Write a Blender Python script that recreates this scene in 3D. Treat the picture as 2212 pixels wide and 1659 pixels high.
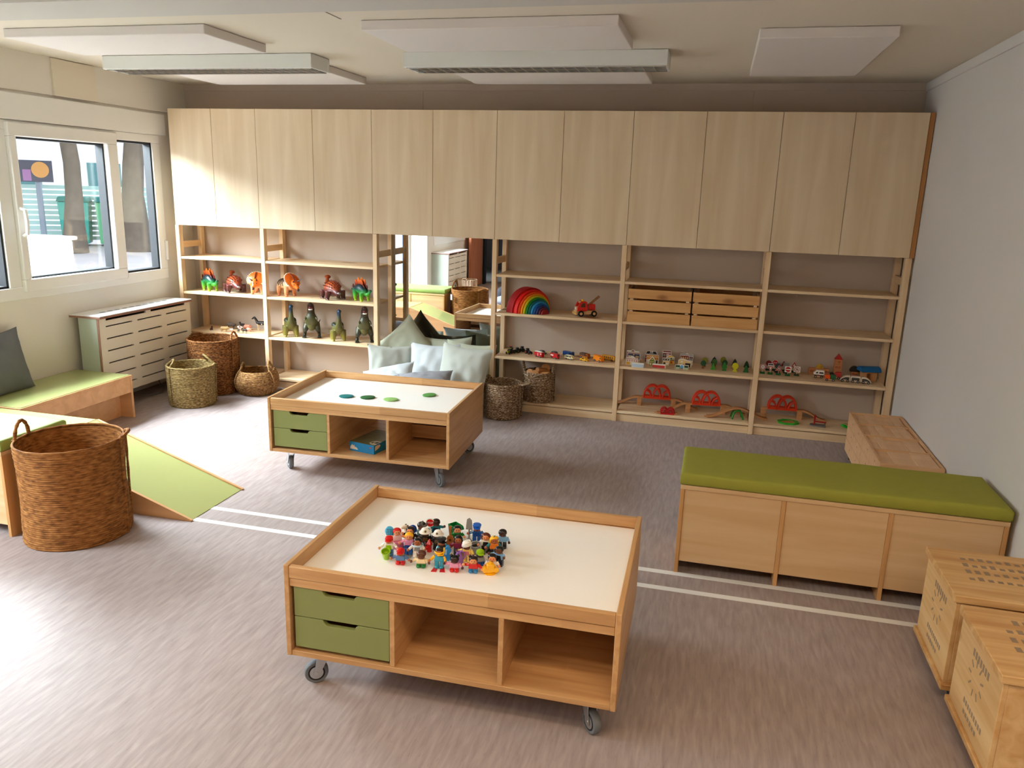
import bpy, bmesh, math, random
from mathutils import Vector, Matrix, Euler, noise
random.seed(7)
for _o in list(bpy.data.objects): bpy.data.objects.remove(_o, do_unlink=True)
SC = bpy.context.scene
COL = SC.collection
PI = math.pi

# ------------------------------------------------------------------ camera
cam_d = bpy.data.cameras.new('camera'); cam = bpy.data.objects.new('camera', cam_d); COL.objects.link(cam)
CR = Vector((0.96781065, 0.2499668, 0.02931119)); CU = Vector((-0.08764858, 0.22557932, 0.97027403)); CF = Vector((-0.2359243, 0.94161062, -0.2402273))
cam.matrix_world = Matrix(((CR.x, CU.x, -CF.x, 3.23489), (CR.y, CU.y, -CF.y, -5.19572), (CR.z, CU.z, -CF.z, 1.52169), (0, 0, 0, 1)))
cam_d.sensor_width = 36.0; cam_d.sensor_fit = 'HORIZONTAL'; cam_d.lens = 36.0 * 1696.04 / 2212; cam_d.clip_start = 0.05; cam_d.clip_end = 200
SC.camera = cam

# ------------------------------------------------------------------ daylight, exposure
world = bpy.data.worlds.new('sky'); SC.world = world; world.use_nodes = True
wn = world.node_tree; wn.nodes.clear()
w_out = wn.nodes.new('ShaderNodeOutputWorld'); w_bg = wn.nodes.new('ShaderNodeBackground')
w_geo = wn.nodes.new('ShaderNodeTexCoord'); w_sep = wn.nodes.new('ShaderNodeSeparateXYZ'); w_ramp = wn.nodes.new('ShaderNodeValToRGB')
wn.links.new(w_geo.outputs['Generated'], w_sep.inputs[0]); wn.links.new(w_sep.outputs['Z'], w_ramp.inputs[0])
w_ramp.color_ramp.elements[0].position = 0.0; w_ramp.color_ramp.elements[0].color = (0.92, 0.95, 1.0, 1)
w_ramp.color_ramp.elements[1].position = 0.9; w_ramp.color_ramp.elements[1].color = (0.66, 0.80, 1.0, 1)
wn.links.new(w_ramp.outputs[0], w_bg.inputs[0]); w_bg.inputs[1].default_value = 2.2
wn.links.new(w_bg.outputs[0], w_out.inputs[0])
SC.view_settings.view_transform = 'Standard'; SC.view_settings.look = 'None'; SC.view_settings.gamma = 1.0
SC.view_settings.use_curve_mapping = False; SC.view_settings.exposure = 0.88
cy = SC.cycles
cy.max_bounces = 8; cy.diffuse_bounces = 6; cy.glossy_bounces = 4; cy.transmission_bounces = 6; cy.transparent_max_bounces = 12
cy.use_denoising = True; cy.caustics_reflective = False; cy.caustics_refractive = False; cy.sample_clamp_indirect = 6.0

def area_lamp(name, loc, target, sx, sy, power, col):
    d = bpy.data.lights.new(name, 'AREA'); d.shape = 'RECTANGLE'; d.size = sx; d.size_y = sy; d.energy = power; d.color = col
    o = bpy.data.objects.new(name, d); o.location = loc; o.rotation_euler = (Vector(target)-Vector(loc)).to_track_quat('-Z', 'Y').to_euler(); COL.objects.link(o)
DAY = (0.86, 0.94, 1.0)
area_lamp('daylight_window', (-2.6, -1.3, 3.15), (0.6, -1.3, 0.9), 3.2, 1.9, 1080, DAY)
area_lamp('daylight_glass_door', (-2.5, -3.8, 3.0), (0.8, -3.8, 0.5), 1.8, 1.8, 260, DAY)
area_lamp('daylight_rear_window', (-2.4, -5.3, 3.0), (0.8, -5.3, 0.8), 1.8, 1.8, 420, DAY)

WARM = (1.0, 0.74, 0.46)  # warm fill added out of view behind the camera
area_lamp('warm_fill_rear', (1.9, -4.85, 2.12), (1.9, -4.85, 0), 1.3, 0.18, 11, WARM)
area_lamp('warm_fill_right', (3.6, -4.4, 2.12), (3.6, -4.4, 0), 1.3, 0.18, 11, WARM)

# ------------------------------------------------------------------ helpers
def lin(c):
    return tuple(((v/255.0)/12.92 if v/255.0 <= 0.04045 else ((v/255.0+0.055)/1.055)**2.4) for v in c)
MATS = {}
def mat(name, rgb, rough=0.5, metal=0.0, spec=0.4, bump=0.0, bscale=60.0, mott=0.0, mscale=8.0, coat=0.0):
    if name in MATS: return MATS[name]
    m = bpy.data.materials.new(name); m.use_nodes = True; nt = m.node_tree; b = nt.nodes['Principled BSDF']
    c = lin(rgb) + (1,)
    b.inputs['Base Color'].default_value = c; b.inputs['Roughness'].default_value = rough; b.inputs['Metallic'].default_value = metal
    b.inputs['Specular IOR Level'].default_value = spec; b.inputs['Coat Weight'].default_value = coat
    if mott or bump:
        tc = nt.nodes.new('ShaderNodeTexCoord')
    if mott:
        n = nt.nodes.new('ShaderNodeTexNoise'); n.inputs['Scale'].default_value = mscale; n.inputs['Detail'].default_value = 4
        nt.links.new(tc.outputs['Object'], n.inputs['Vector'])
        mx = nt.nodes.new('ShaderNodeMix'); mx.data_type = 'RGBA'
        mx.inputs[6].default_value = tuple(v*(1-mott) for v in c[:3]) + (1,); mx.inputs[7].default_value = tuple(min(1, v*(1+mott)) for v in c[:3]) + (1,)
        nt.links.new(n.outputs['Fac'], mx.inputs[0]); nt.links.new(mx.outputs[2], b.inputs['Base Color'])
    if bump:
        n2 = nt.nodes.new('ShaderNodeTexNoise'); n2.inputs['Scale'].default_value = bscale; n2.inputs['Detail'].default_value = 3
        nt.links.new(tc.outputs['Object'], n2.inputs['Vector'])
        bp = nt.nodes.new('ShaderNodeBump'); bp.inputs['Strength'].default_value = bump; bp.inputs['Distance'].default_value = 0.004
        nt.links.new(n2.outputs['Fac'], bp.inputs['Height']); nt.links.new(bp.outputs[0], b.inputs['Normal'])
    MATS[name] = m; return m
def wood(name, c1, c2, axis='x', scale=9.0, rough=0.5, stave=0.0, bw=0.35, bh=0.045, plane='xy', knots=None, spec=0.35):
    """grain noise stretched along one axis; optional glued staves; optional knots"""
    if name in MATS: return MATS[name]
    m = bpy.data.materials.new(name); m.use_nodes = True; nt = m.node_tree; b = nt.nodes['Principled BSDF']
    b.inputs['Roughness'].default_value = rough; b.inputs['Specular IOR Level'].default_value = spec
    tc = nt.nodes.new('ShaderNodeTexCoord'); mp = nt.nodes.new('ShaderNodeMapping')
    s = [scale*6, scale*6, scale*6]; s['xyz'.index(axis)] = scale*0.45
    mp.inputs['Scale'].default_value = s
    nt.links.new(tc.outputs['Object'], mp.inputs['Vector'])
    n = nt.nodes.new('ShaderNodeTexNoise'); n.inputs['Scale'].default_value = 1.0; n.inputs['Detail'].default_value = 6; n.inputs['Distortion'].default_value = 0.6
    nt.links.new(mp.outputs[0], n.inputs['Vector'])
    r = nt.nodes.new('ShaderNodeValToRGB'); r.color_ramp.elements[0].position = 0.3; r.color_ramp.elements[1].position = 0.72
    r.color_ramp.elements[0].color = lin(c2) + (1,); r.color_ramp.elements[1].color = lin(c1) + (1,)
    nt.links.new(n.outputs['Fac'], r.inputs[0]); out = r.outputs[0]
    if stave:
        mp2 = nt.nodes.new('ShaderNodeMapping')
        rot = {'xy': (0, 0, 0), 'xz': (PI/2, 0, 0), 'yx': (0, 0, PI/2), 'zy': (0, PI/2, 0), 'yz': (PI/2, 0, PI/2), 'zx': (PI/2, PI/2, 0)}[plane]
        mp2.inputs['Rotation'].default_value = rot
        nt.links.new(tc.outputs['Object'], mp2.inputs['Vector'])
        bk = nt.nodes.new('ShaderNodeTexBrick'); bk.inputs['Scale'].default_value = 1.0; bk.inputs['Mortar Size'].default_value = 0.0
        bk.inputs['Brick Width'].default_value = bw; bk.inputs['Row Height'].default_value = bh
        bk.inputs['Color1'].default_value = (1-stave, 1-stave*1.15, 1-stave*1.3, 1); bk.inputs['Color2'].default_value = (1, 1, 1, 1)
        nt.links.new(mp2.outputs[0], bk.inputs['Vector'])
        mx = nt.nodes.new('ShaderNodeMix'); mx.data_type = 'RGBA'; mx.blend_type = 'MULTIPLY'; mx.inputs[0].default_value = 1
        nt.links.new(out, mx.inputs[6]); nt.links.new(bk.outputs['Color'], mx.inputs[7]); out = mx.outputs[2]
    if knots:
        mp3 = nt.nodes.new('ShaderNodeMapping'); s3 = [knots*1.0]*3; s3['xyz'.index(axis)] = knots*0.55
        mp3.inputs['Scale'].default_value = s3; nt.links.new(tc.outputs['Object'], mp3.inputs['Vector'])
        v = nt.nodes.new('ShaderNodeTexVoronoi'); v.inputs['Scale'].default_value = 1.0; nt.links.new(mp3.outputs[0], v.inputs['Vector'])
        r3 = nt.nodes.new('ShaderNodeValToRGB'); r3.color_ramp.elements[0].position = 0.07; r3.color_ramp.elements[1].position = 0.16
        r3.color_ramp.elements[0].color = (0.28, 0.15, 0.07, 1); r3.color_ramp.elements[1].color = (1, 1, 1, 1)
        nt.links.new(v.outputs['Distance'], r3.inputs[0])
        mx3 = nt.nodes.new('ShaderNodeMix'); mx3.data_type = 'RGBA'; mx3.blend_type = 'MULTIPLY'; mx3.inputs[0].default_value = 1
        nt.links.new(out, mx3.inputs[6]); nt.links.new(r3.outputs[0], mx3.inputs[7]); out = mx3.outputs[2]
    nt.links.new(out, b.inputs['Base Color'])
    MATS[name] = m; return m
def zpaint(name, stops, axis='Z', rough=0.35, nz=0.0, nscale=25.0, lo=0.0, hi=0.2):
    """painted in bands along an object axis (toy paint), edges broken by noise"""
    if name in MATS: return MATS[name]
    m = bpy.data.materials.new(name); m.use_nodes = True; nt = m.node_tree; b = nt.nodes['Principled BSDF']; b.inputs['Roughness'].default_value = rough
    tc = nt.nodes.new('ShaderNodeTexCoord'); sp = nt.nodes.new('ShaderNodeSeparateXYZ'); nt.links.new(tc.outputs['Object'], sp.inputs[0])
    mr = nt.nodes.new('ShaderNodeMapRange'); mr.inputs[1].default_value = lo; mr.inputs[2].default_value = hi
    nt.links.new(sp.outputs[axis], mr.inputs[0])
    n = nt.nodes.new('ShaderNodeTexNoise'); n.inputs['Scale'].default_value = nscale; nt.links.new(tc.outputs['Object'], n.inputs['Vector'])
    ma = nt.nodes.new('ShaderNodeMath'); ma.operation = 'MULTIPLY_ADD'; ma.inputs[1].default_value = nz; nt.links.new(n.outputs['Fac'], ma.inputs[0])
    nt.links.new(mr.outputs[0], ma.inputs[2])
    r = nt.nodes.new('ShaderNodeValToRGB')
    els = r.color_ramp.elements
    while len(els) < len(stops): els.new(0.5)
    for e, (p, c) in zip(els, stops): e.position = p; e.color = lin(c) + (1,)
    nt.links.new(ma.outputs[0], r.inputs[0]); nt.links.new(r.outputs[0], b.inputs['Base Color'])
    MATS[name] = m; return m
def glass(name, tint=(0.96, 0.985, 0.98), k=0.06):
    m = bpy.data.materials.new(name); m.use_nodes = True; nt = m.node_tree; nt.nodes.clear()
    o = nt.nodes.new('ShaderNodeOutputMaterial'); t = nt.nodes.new('ShaderNodeBsdfTransparent'); g = nt.nodes.new('ShaderNodeBsdfGlossy')
    mx = nt.nodes.new('ShaderNodeMixShader'); mx.inputs[0].default_value = k
    t.inputs[0].default_value = tint + (1,); g.inputs['Roughness'].default_value = 0.0
    nt.links.new(t.outputs[0], mx.inputs[1]); nt.links.new(g.outputs[0], mx.inputs[2]); nt.links.new(mx.outputs[0], o.inputs[0])
    return m

class MB:
    def __init__(s): s.v = []; s.f = []; s.fm = []; s.k = 0
    def add(s, vs, fs):
        o = len(s.v); s.v += [tuple(p) for p in vs]
        for f in fs: s.f.append([i+o for i in f]); s.fm.append(s.k)
        return s
    def box(s, x0, y0, z0, x1, y1, z1):
        x0, x1 = min(x0, x1), max(x0, x1); y0, y1 = min(y0, y1), max(y0, y1); z0, z1 = min(z0, z1), max(z0, z1)
        return s.add([(x0,y0,z0),(x1,y0,z0),(x1,y1,z0),(x0,y1,z0),(x0,y0,z1),(x1,y0,z1),(x1,y1,z1),(x0,y1,z1)],
                     [(0,3,2,1),(4,5,6,7),(0,1,5,4),(1,2,6,5),(2,3,7,6),(3,0,4,7)])
    def cbox(s, c, d, rz=0, ry=0, rx=0):
        n = len(s.v); s.box(-d[0]/2, -d[1]/2, -d[2]/2, d[0]/2, d[1]/2, d[2]/2)
        M = Matrix.Translation(c) @ Euler((rx, ry, rz)).to_matrix().to_4x4(); return s.xf(M, n)
    def prism(s, pts, axis, a0, a1):
        """polygon extruded along axis; 'y': pts are (x,z); 'x': pts are (y,z); 'z': pts are (x,y)"""
        def P(p, a): return {'y': (p[0], a, p[1]), 'x': (a, p[0], p[1]), 'z': (p[0], p[1], a)}[axis]
        n = len(pts); ar = sum(pts[i][0]*pts[(i+1)%n][1]-pts[(i+1)%n][0]*pts[i][1] for i in range(n))
        if (ar < 0) != (axis == 'y'): pts = pts[::-1]
        if a0 > a1: a0, a1 = a1, a0
        return s.add([P(p, a0) for p in pts]+[P(p, a1) for p in pts],
                     [tuple(range(n))[::-1], tuple(range(n, 2*n))]+[(i, (i+1)%n, n+(i+1)%n, n+i) for i in range(n)])
    def tube(s, path, r, n=8, closed=False, caps=True, flat=1.0):
        path = [Vector(p) for p in path]; m = len(path)
        rs = list(r) if hasattr(r, '__len__') else [r]*m
        vs = []; up = None
        for i, p in enumerate(path):
            t = (path[(i+1)%m]-path[i-1]) if closed else (path[min(i+1, m-1)]-path[max(i-1, 0)])
            t.normalize()
            if up is None:
                up = Vector((0, 0, 1)) if abs(t.z) < 0.9 else Vector((1, 0, 0))
            a = t.cross(up)
            if a.length < 1e-6: a = t.cross(Vector((0, 1, 0)))
            a.normalize(); b = a.cross(t).normalized(); up = b
            for j in range(n):
                th = 2*PI*j/n; vs.append(p+a*(math.cos(th)*rs[i])+b*(math.sin(th)*rs[i]*flat))
        fs = []
        for i in range(m if closed else m-1):
            i2 = (i+1) % m
            for j in range(n):
                j2 = (j+1) % n; fs.append((i*n+j, i2*n+j, i2*n+j2, i*n+j2)[::-1])
        if caps and not closed: fs += [tuple(range(n)), tuple(range((m-1)*n, m*n))[::-1]]
        return s.add(vs, fs)
    def cyl(s, p0, p1, r0, r1=None, n=16): return s.tube([p0, p1], [r0, r0 if r1 is None else r1], n)
    def lathe(s, prof, n=24, c=(0, 0, 0), fn=None, cap0=True, cap1=True, flat=1.0):
        vs = []
        for i, (r, z) in enumerate(prof):
            for j in range(n):
                th = 2*PI*j/n; rr = r+(fn(th, i, r) if fn else 0); vs.append((c[0]+rr*math.cos(th), c[1]+rr*math.sin(th)*flat, c[2]+z))
        m = len(prof); fs = []
        for i in range(m-1):
            for j in range(n):
                j2 = (j+1) % n; fs.append((i*n+j, i*n+j2, (i+1)*n+j2, (i+1)*n+j))
        if cap0: fs.append(tuple(range(n))[::-1])
        if cap1: fs.append(tuple(range((m-1)*n, m*n)))
        return s.add(vs, fs)
    def ell(s, c, r, nu=16, nv=10, rot=None, sq=1.0):
        n = len(s.v); r = r if hasattr(r, '__len__') else (r, r, r)
        pr = []
        for i in range(nv+1):
            ph = -PI/2+PI*i/nv; cs, sn = math.cos(ph), math.sin(ph)
            pr.append((max(1e-4, abs(cs)**sq), math.copysign(abs(sn)**sq, sn)))
        s.lathe(pr, nu)
        M = Matrix.Translation(c) @ (Euler(rot).to_matrix().to_4x4() if rot else Matrix.Identity(4)) @ Matrix.Diagonal((r[0], r[1], r[2], 1))
        return s.xf(M, n)
    def xf(s, M, n=0):
        for i in range(n, len(s.v)): s.v[i] = tuple(M @ Vector(s.v[i]))
        return s
    def build(s, name, mats, parent=None, bevel=0.0, seg=2, smooth=True, loc=None, rz=None, ang=35, mods=None):
        me = bpy.data.meshes.new(name); me.from_pydata(s.v, [], s.f)
        mats = mats if isinstance(mats, (list, tuple)) else [mats]
        for m in mats: me.materials.append(m)
        for p, k in zip(me.polygons, s.fm): p.material_index = min(k, len(mats)-1); p.use_smooth = smooth
        bm = bmesh.new(); bm.from_mesh(me); bmesh.ops.recalc_face_normals(bm, faces=bm.faces); bm.to_mesh(me); bm.free()
        if smooth: me.set_sharp_from_angle(angle=math.radians(ang))
        o = bpy.data.objects.new(name, me); COL.objects.link(o)
        if parent: o.parent = parent
        if loc: o.location = loc
        if rz is not None: o.rotation_euler = (0, 0, rz)
        if bevel:
            b = o.modifiers.new('bevel', 'BEVEL'); b.width = bevel; b.segments = seg; b.limit_method = 'ANGLE'; b.angle_limit = math.radians(40)
        if mods: mods(o)
        return o
def tag(o, label, cat, group=None):
    o['label'] = label; o['category'] = cat
    if group: o['group'] = group
    return o
def thing(name, label, cat, loc=(0, 0, 0), rz=0.0, group=None):
    o = bpy.data.objects.new(name, None); COL.objects.link(o); o.location = loc; o.rotation_euler = (0, 0, rz); o.empty_display_size = 0.05
    return tag(o, label, cat, group)
def struct(o): o['kind'] = 'structure'; return o
def copy_tree(o, parent=None):
    c = o.copy(); COL.objects.link(c)
    if parent: c.parent = parent
    for ch in list(o.children): copy_tree(ch, c)
    return c
def bx(name, m, parent, *b, bevel=0.0012, label=None):
    o = MB().box(*b).build(name, m, parent, bevel=bevel)
    if label: o['label'] = label
    return o
def remesh(vox, sm=2):
    def f(o):
        r = o.modifiers.new('remesh', 'REMESH'); r.mode = 'VOXEL'; r.voxel_size = vox; r.use_smooth_shade = True
        if sm:
            q = o.modifiers.new('smooth', 'SMOOTH'); q.iterations = sm; q.factor = 0.5
    return f
def text(body, size, m, parent, M, ext=0.0003):
    cu = bpy.data.curves.new('lettering', 'FONT'); cu.body = body; cu.size = size; cu.align_x = 'CENTER'; cu.align_y = 'CENTER'; cu.extrude = ext
    cu.materials.append(m); q = bpy.data.objects.new('lettering_curve', cu); me = bpy.data.meshes.new_from_object(q); bpy.data.objects.remove(q); me.name = 'lettering'; o = bpy.data.objects.new('lettering', me); COL.objects.link(o); o.parent = parent; o.matrix_local = M; return o
# ------------------------------------------------------------------ materials
M_wall = mat('wall_paint', (226, 222, 214), 0.85, mott=0.03, mscale=3)
M_wallb = mat('wall_paint_beige', (192, 176, 162), 0.85, mott=0.03, mscale=3)
M_wallr = mat('wall_paint_grey', (220, 218, 216), 0.85, mott=0.03, mscale=2)
M_ceil = mat('ceiling_paint', (216, 208, 194), 0.9, mott=0.02, mscale=2)
M_white = mat('white_plastic', (236, 236, 234), 0.4)
M_gray = mat('grey_plastic', (120, 124, 128), 0.5)
M_dark = mat('dark_gasket', (26, 28, 32), 0.6)
M_black = mat('black', (14, 14, 15), 0.4)
M_foam = mat('acoustic_felt', (222, 218, 216), 0.95, bump=0.15, bscale=900)
M_ply = wood('birch_ply_front', (228, 208, 178), (214, 190, 156), 'z', 2.2, 0.45)
M_pine = wood('pine_shelf', (236, 212, 176), (219, 186, 144), 'x', 4.0, 0.5, knots=3.0)
M_pinez = wood('pine_post', (236, 210, 172), (220, 186, 144), 'z', 4.0, 0.5)
M_piney = wood('pine_rail', (230, 200, 158), (212, 174, 128), 'y', 4.0, 0.5)
B1, B2 = (220, 176, 124), (196, 148, 98)
M_beechx = wood('beech_x', B1, B2, 'x', 6, 0.4, 0.16, 0.42, 0.042, 'xz')
M_beechy = wood('beech_y', B1, B2, 'y', 6, 0.4, 0.16, 0.36, 0.044, 'yz')
M_beechf = wood('beech_flat', B1, B2, 'x', 6, 0.4, 0.16, 0.42, 0.044, 'xy')
M_beechv = wood('beech_v', B1, B2, 'z', 6, 0.4, 0.10, 0.3, 0.04, 'zy')
M_top = mat('white_laminate', (252, 250, 246), 0.28, spec=0.45)
M_drawer = mat('olive_laminate', (134, 140, 84), 0.45)
M_edge = mat('drawer_edge', (130, 112, 92), 0.6)
M_steel = mat('zinc', (190, 194, 198), 0.28, 0.9)
M_rub = mat('grey_rubber', (108, 112, 116), 0.6)
M_green = mat('lime_laminate', (172, 178, 116), 0.22, spec=0.55)
M_bench = wood('birch_bench', (222, 190, 148), (206, 168, 122), 'x', 3.0, 0.45)
M_benche = wood('birch_edge', (206, 160, 106), (186, 136, 84), 'z', 5.0, 0.5)
M_rampw = wood('maple_panel', (226, 180, 132), (208, 160, 112), 'x', 3.0, 0.45)
M_cushg = mat('green_canvas', (150, 150, 56), 0.8, bump=0.2, bscale=500, mott=0.06, mscale=20)
M_crate = wood('spruce_crate', (226, 192, 140), (200, 154, 96), 'y', 4.0, 0.55, knots=5.0)
M_cratex = wood('spruce_cratex', (224, 186, 130), (190, 138, 80), 'x', 4.0, 0.55, knots=5.0)
M_ink = mat('faded_print', (150, 128, 104), 0.8)
M_block = wood('maple_block', (238, 202, 164), (226, 184, 142), 'y', 5.0, 0.5, 0.10, 0.2, 0.06, 'xy')
M_blockd = wood('maple_tray', (226, 184, 142), (208, 162, 116), 'x', 5.0, 0.5)

def floor_mat():
    m = bpy.data.materials.new('linoleum'); m.use_nodes = True; nt = m.node_tree; b = nt.nodes['Principled BSDF']
    b.inputs['Roughness'].default_value = 0.5; b.inputs['Specular IOR Level'].default_value = 0.3
    tc = nt.nodes.new('ShaderNodeTexCoord')
    def ns(sc, det, dist=0.0):
        mp = nt.nodes.new('ShaderNodeMapping'); mp.inputs['Scale'].default_value = sc; nt.links.new(tc.outputs['Object'], mp.inputs['Vector'])
        n = nt.nodes.new('ShaderNodeTexNoise'); n.inputs['Scale'].default_value = 1; n.inputs['Detail'].default_value = det; n.inputs['Distortion'].default_value = dist
        nt.links.new(mp.outputs[0], n.inputs['Vector']); return n.outputs['Fac']
    a = ns((70, 9, 1), 6, 0.4); c = ns((230, 34, 1), 3); d = ns((3, 1.5, 1), 2)
    r = nt.nodes.new('ShaderNodeValToRGB'); e = r.color_ramp.elements; e[0].position = 0.25; e[1].position = 0.75
    e[0].color = lin((146, 132, 130)) + (1,); e[1].color = lin((174, 161, 159)) + (1,); nt.links.new(a, r.inputs[0])
    r2 = nt.nodes.new('ShaderNodeValToRGB'); e = r2.color_ramp.elements; e[0].position = 0.22; e[1].position = 0.36
    e[0].color = (0.62, 0.6, 0.6, 1); e[1].color = (1, 1, 1, 1); nt.links.new(c, r2.inputs[0])
    mx = nt.nodes.new('ShaderNodeMix'); mx.data_type = 'RGBA'; mx.blend_type = 'MULTIPLY'; mx.inputs[0].default_value = 0.8
    nt.links.new(r.outputs[0], mx.inputs[6]); nt.links.new(r2.outputs[0], mx.inputs[7])
    nt.links.new(mx.outputs[2], b.inputs['Base Color'])
    return m
M_floor = floor_mat()

# ------------------------------------------------------------------ the room
ZC = 2.222; XL = -0.80; XR = 4.395; YB = 0.32; YF = -6.62
struct(MB().box(-1.05, YF-0.2, -0.1, XR+0.1, YB+0.1, 0).build('floor', M_floor))
struct(MB().box(-1.05, YF-0.2, ZC, XR+0.1, YB+0.1, ZC+0.1).build('ceiling', M_ceil))
struct(MB().box(-1.05, YB, 0, XR+0.1, YB+0.1, ZC).build('wall_back', M_wallb))
struct(MB().box(XR, YF, 0, XR+0.1, YB, ZC).build('wall_right', M_wallr))
w = MB()
WX = -0.885; W1 = (-2.36, -0.012); WZ = (0.79, 1.83); D1 = (-4.35, -3.25)
w.box(WX, W1[1], 0, XL, YB, 2.0); w.box(WX, W1[0], 0, XL, W1[1], WZ[0]); w.box(WX, W1[0], WZ[1], XL, W1[1], 2.0)
w.box(WX, D1[1], 0, XL, W1[0], 2.0); w.box(WX, D1[0], 2.0, XL, YB, 2.0001)
w.box(WX, D1[0], 2.0, XL+0.012, YB, ZC)                                   # upper wall panel
# rear part of the wall stands further in
w.box(WX, -4.50, 0, -0.55, D1[0], ZC); w.box(WX, -4.60, 0, -0.55, -4.50, ZC)
w.box(WX, -6.0, 0, -0.55, -4.60, 0.79); w.box(WX, -6.0, 1.83, -0.55, -4.60, ZC); w.box(WX, YF, 0, -0.55, -6.0, ZC)
struct(w.build('wall_left', M_wall, smooth=False))
w = MB(); w.box(-1.05, YF-0.1, 0, -0.42, YF, ZC); w.box(0.48, YF-0.1, 0, XR+0.1, YF, ZC); w.box(-0.42, YF-0.1, 2.0, 0.48, YF, ZC)
struct(w.build('wall_front', M_wall, smooth=False))
# dim corridor behind the doorway
w = MB(); w.box(-1.2, YF-2.6, -0.1, 1.6, YF-0.2, 0); w.box(-1.2, YF-2.7, -0.1, 1.6, YF-2.6, 2.3); w.box(-1.3, YF-2.6, -0.1, -1.2, YF-0.1, 2.3)
w.box(1.6, YF-2.6, -0.1, 1.7, YF-0.1, 2.3); w.box(-1.3, YF-2.7, 2.3, 1.7, YF-0.1, 2.4)
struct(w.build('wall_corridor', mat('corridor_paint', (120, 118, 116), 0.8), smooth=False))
# joints and battens
struct(MB().box(-0.79, YB-0.008, 2.178, XR, YB, ZC).build('trim_1', M_wallb, bevel=0.001))
struct(MB().box(1.085, YB-0.006, 1.2, 1.145, YB, 2.178).build('trim_2', M_wallb, bevel=0.001))
struct(MB().box(3.385, YB-0.006, 1.2, 3.45, YB, 2.178).build('trim_3', M_wallb, bevel=0.001))
struct(MB().box(XL, -2.30, ZC-0.012, XR, -1.99, ZC).build('trim_4', mat('beam_paint', (196, 194, 190), 0.9), bevel=0.001))
struct(MB().box(1.562, -1.99, ZC-0.002, 1.568, -1.80, ZC).build('trim_5', mat('joint', (150, 142, 130), 0.9)))
struct(MB().box(XR-0.012, YF, ZC-0.05, XR, YB, ZC).build('trim_6', M_wallr, bevel=0.003))
struct(MB().box(XL, -0.957, 2.0, XL+0.026, -0.603, ZC-0.004).build('trim_7', mat('box_paint', (224, 216, 200), 0.85), bevel=0.002))
struct(MB().box(XR-0.02, -2.34, 0, XR, -2.20, 1.25).build('trim_8', mat('pale_strip', (216, 216, 212), 0.8), bevel=0.002))
# white lines laid in the floor
M_line = mat('white_line', (232, 232, 230), 0.5)
struct(MB().box(0.0, -2.161, 0, XR, -2.129, 0.0008).build('floor_line_1', M_line, smooth=False))
struct(MB().box(0.0, -2.302, 0, XR, -2.270, 0.0008).build('floor_line_2', M_line, smooth=False))

# window 1: white plastic frame with a sliding middle sash
M_glass = glass('window_glass')
W = thing('window_1', 'white framed window in the left wall', 'window'); struct(W)
f = MB(); x0, x1 = -0.87, -0.79
ya, yb, za, zb = W1[0], W1[1], WZ[0], WZ[1]
f.box(x0, ya, za, x1, yb, za+0.075); f.box(x0, ya, zb-0.055, x1, yb, zb); j0, j1 = za+0.0751, zb-0.0551
f.box(x0, ya, j0, x1, ya+0.06, j1); f.box(x0, yb-0.08, j0, x1, yb, j1)
f.box(x0, -0.485, j0, x1, -0.45, j1); f.box(x0, -1.427, j0, x1, -1.34, j1)
f.build('window_frame', M_white, W, bevel=0.004)
g = MB(); gx = -0.845
for (y0, y1, z0, z1) in ((-0.45, -0.092, za+0.075, zb-0.055), (-1.30, -0.56, 0.905, 1.742), (ya+0.06, -1.427, za+0.075, zb-0.055)):
    t = 0.014
    for b in ((y0, z0, y1, z0+t), (y0, z1-t, y1, z1), (y0, z0, y0+t, z1), (y1-t, z0, y1, z1)): g.box(x0+0.01, b[0], b[1], x1-0.012, b[2], b[3])
g.build('gasket', M_dark, W, bevel=0.001)
s = MB(); sx0, sx1 = -0.83, -0.765
s.box(sx0, -1.34, 0.835, sx1, -0.471, 0.908); s.box(sx0, -1.34, 1.74, sx1, -0.471, 1.818); s.box(sx0, -1.34, 0.908, sx1, -1.288, 1.74); s.box(sx0, -0.561, 0.908, sx1, -0.471, 1.74)
sash = s.build('sash', M_white, W, bevel=0.006)
h = MB(); h.tube([(-0.766, -1.315, 1.17), (-0.735, -1.315, 1.18), (-0.728, -1.315, 1.25), (-0.735, -1.315, 1.32), (-0.766, -1.315, 1.33)], 0.011, 8)
h.build('handle', M_white, sash)
for n, (y0, y1, z0, z1) in enumerate(((-0.44, -0.10, za+0.085, zb-0.065), (-1.288, -0.561, 0.908, 1.74), (ya+0.07, -1.437, za+0.085, zb-0.065))):
    MB().box(gx-0.003, y0, z0, gx+0.003, y1, z1).build('pane', M_glass, W, smooth=False)
sb = MB().box(XL-0.02, ya, 1.832, -0.772, 0.045, 1.982).build('shutter_box', M_white, bevel=0.004); tag(sb, 'long white roller shutter box running above the window', 'shutter box')
st = thing('shutter_strap', 'slim shutter strap and white winder right of the window', 'strap', (-0.795, -0.026, 0.93))
MB().box(-0.005, -0.006, 0.14, 0.002, 0.006, 0.90).build('strap', M_white, st); MB().box(-0.005, -0.011, 0, 0.022, 0.011, 0.145).build('winder', M_white, st, bevel=0.006)
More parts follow.
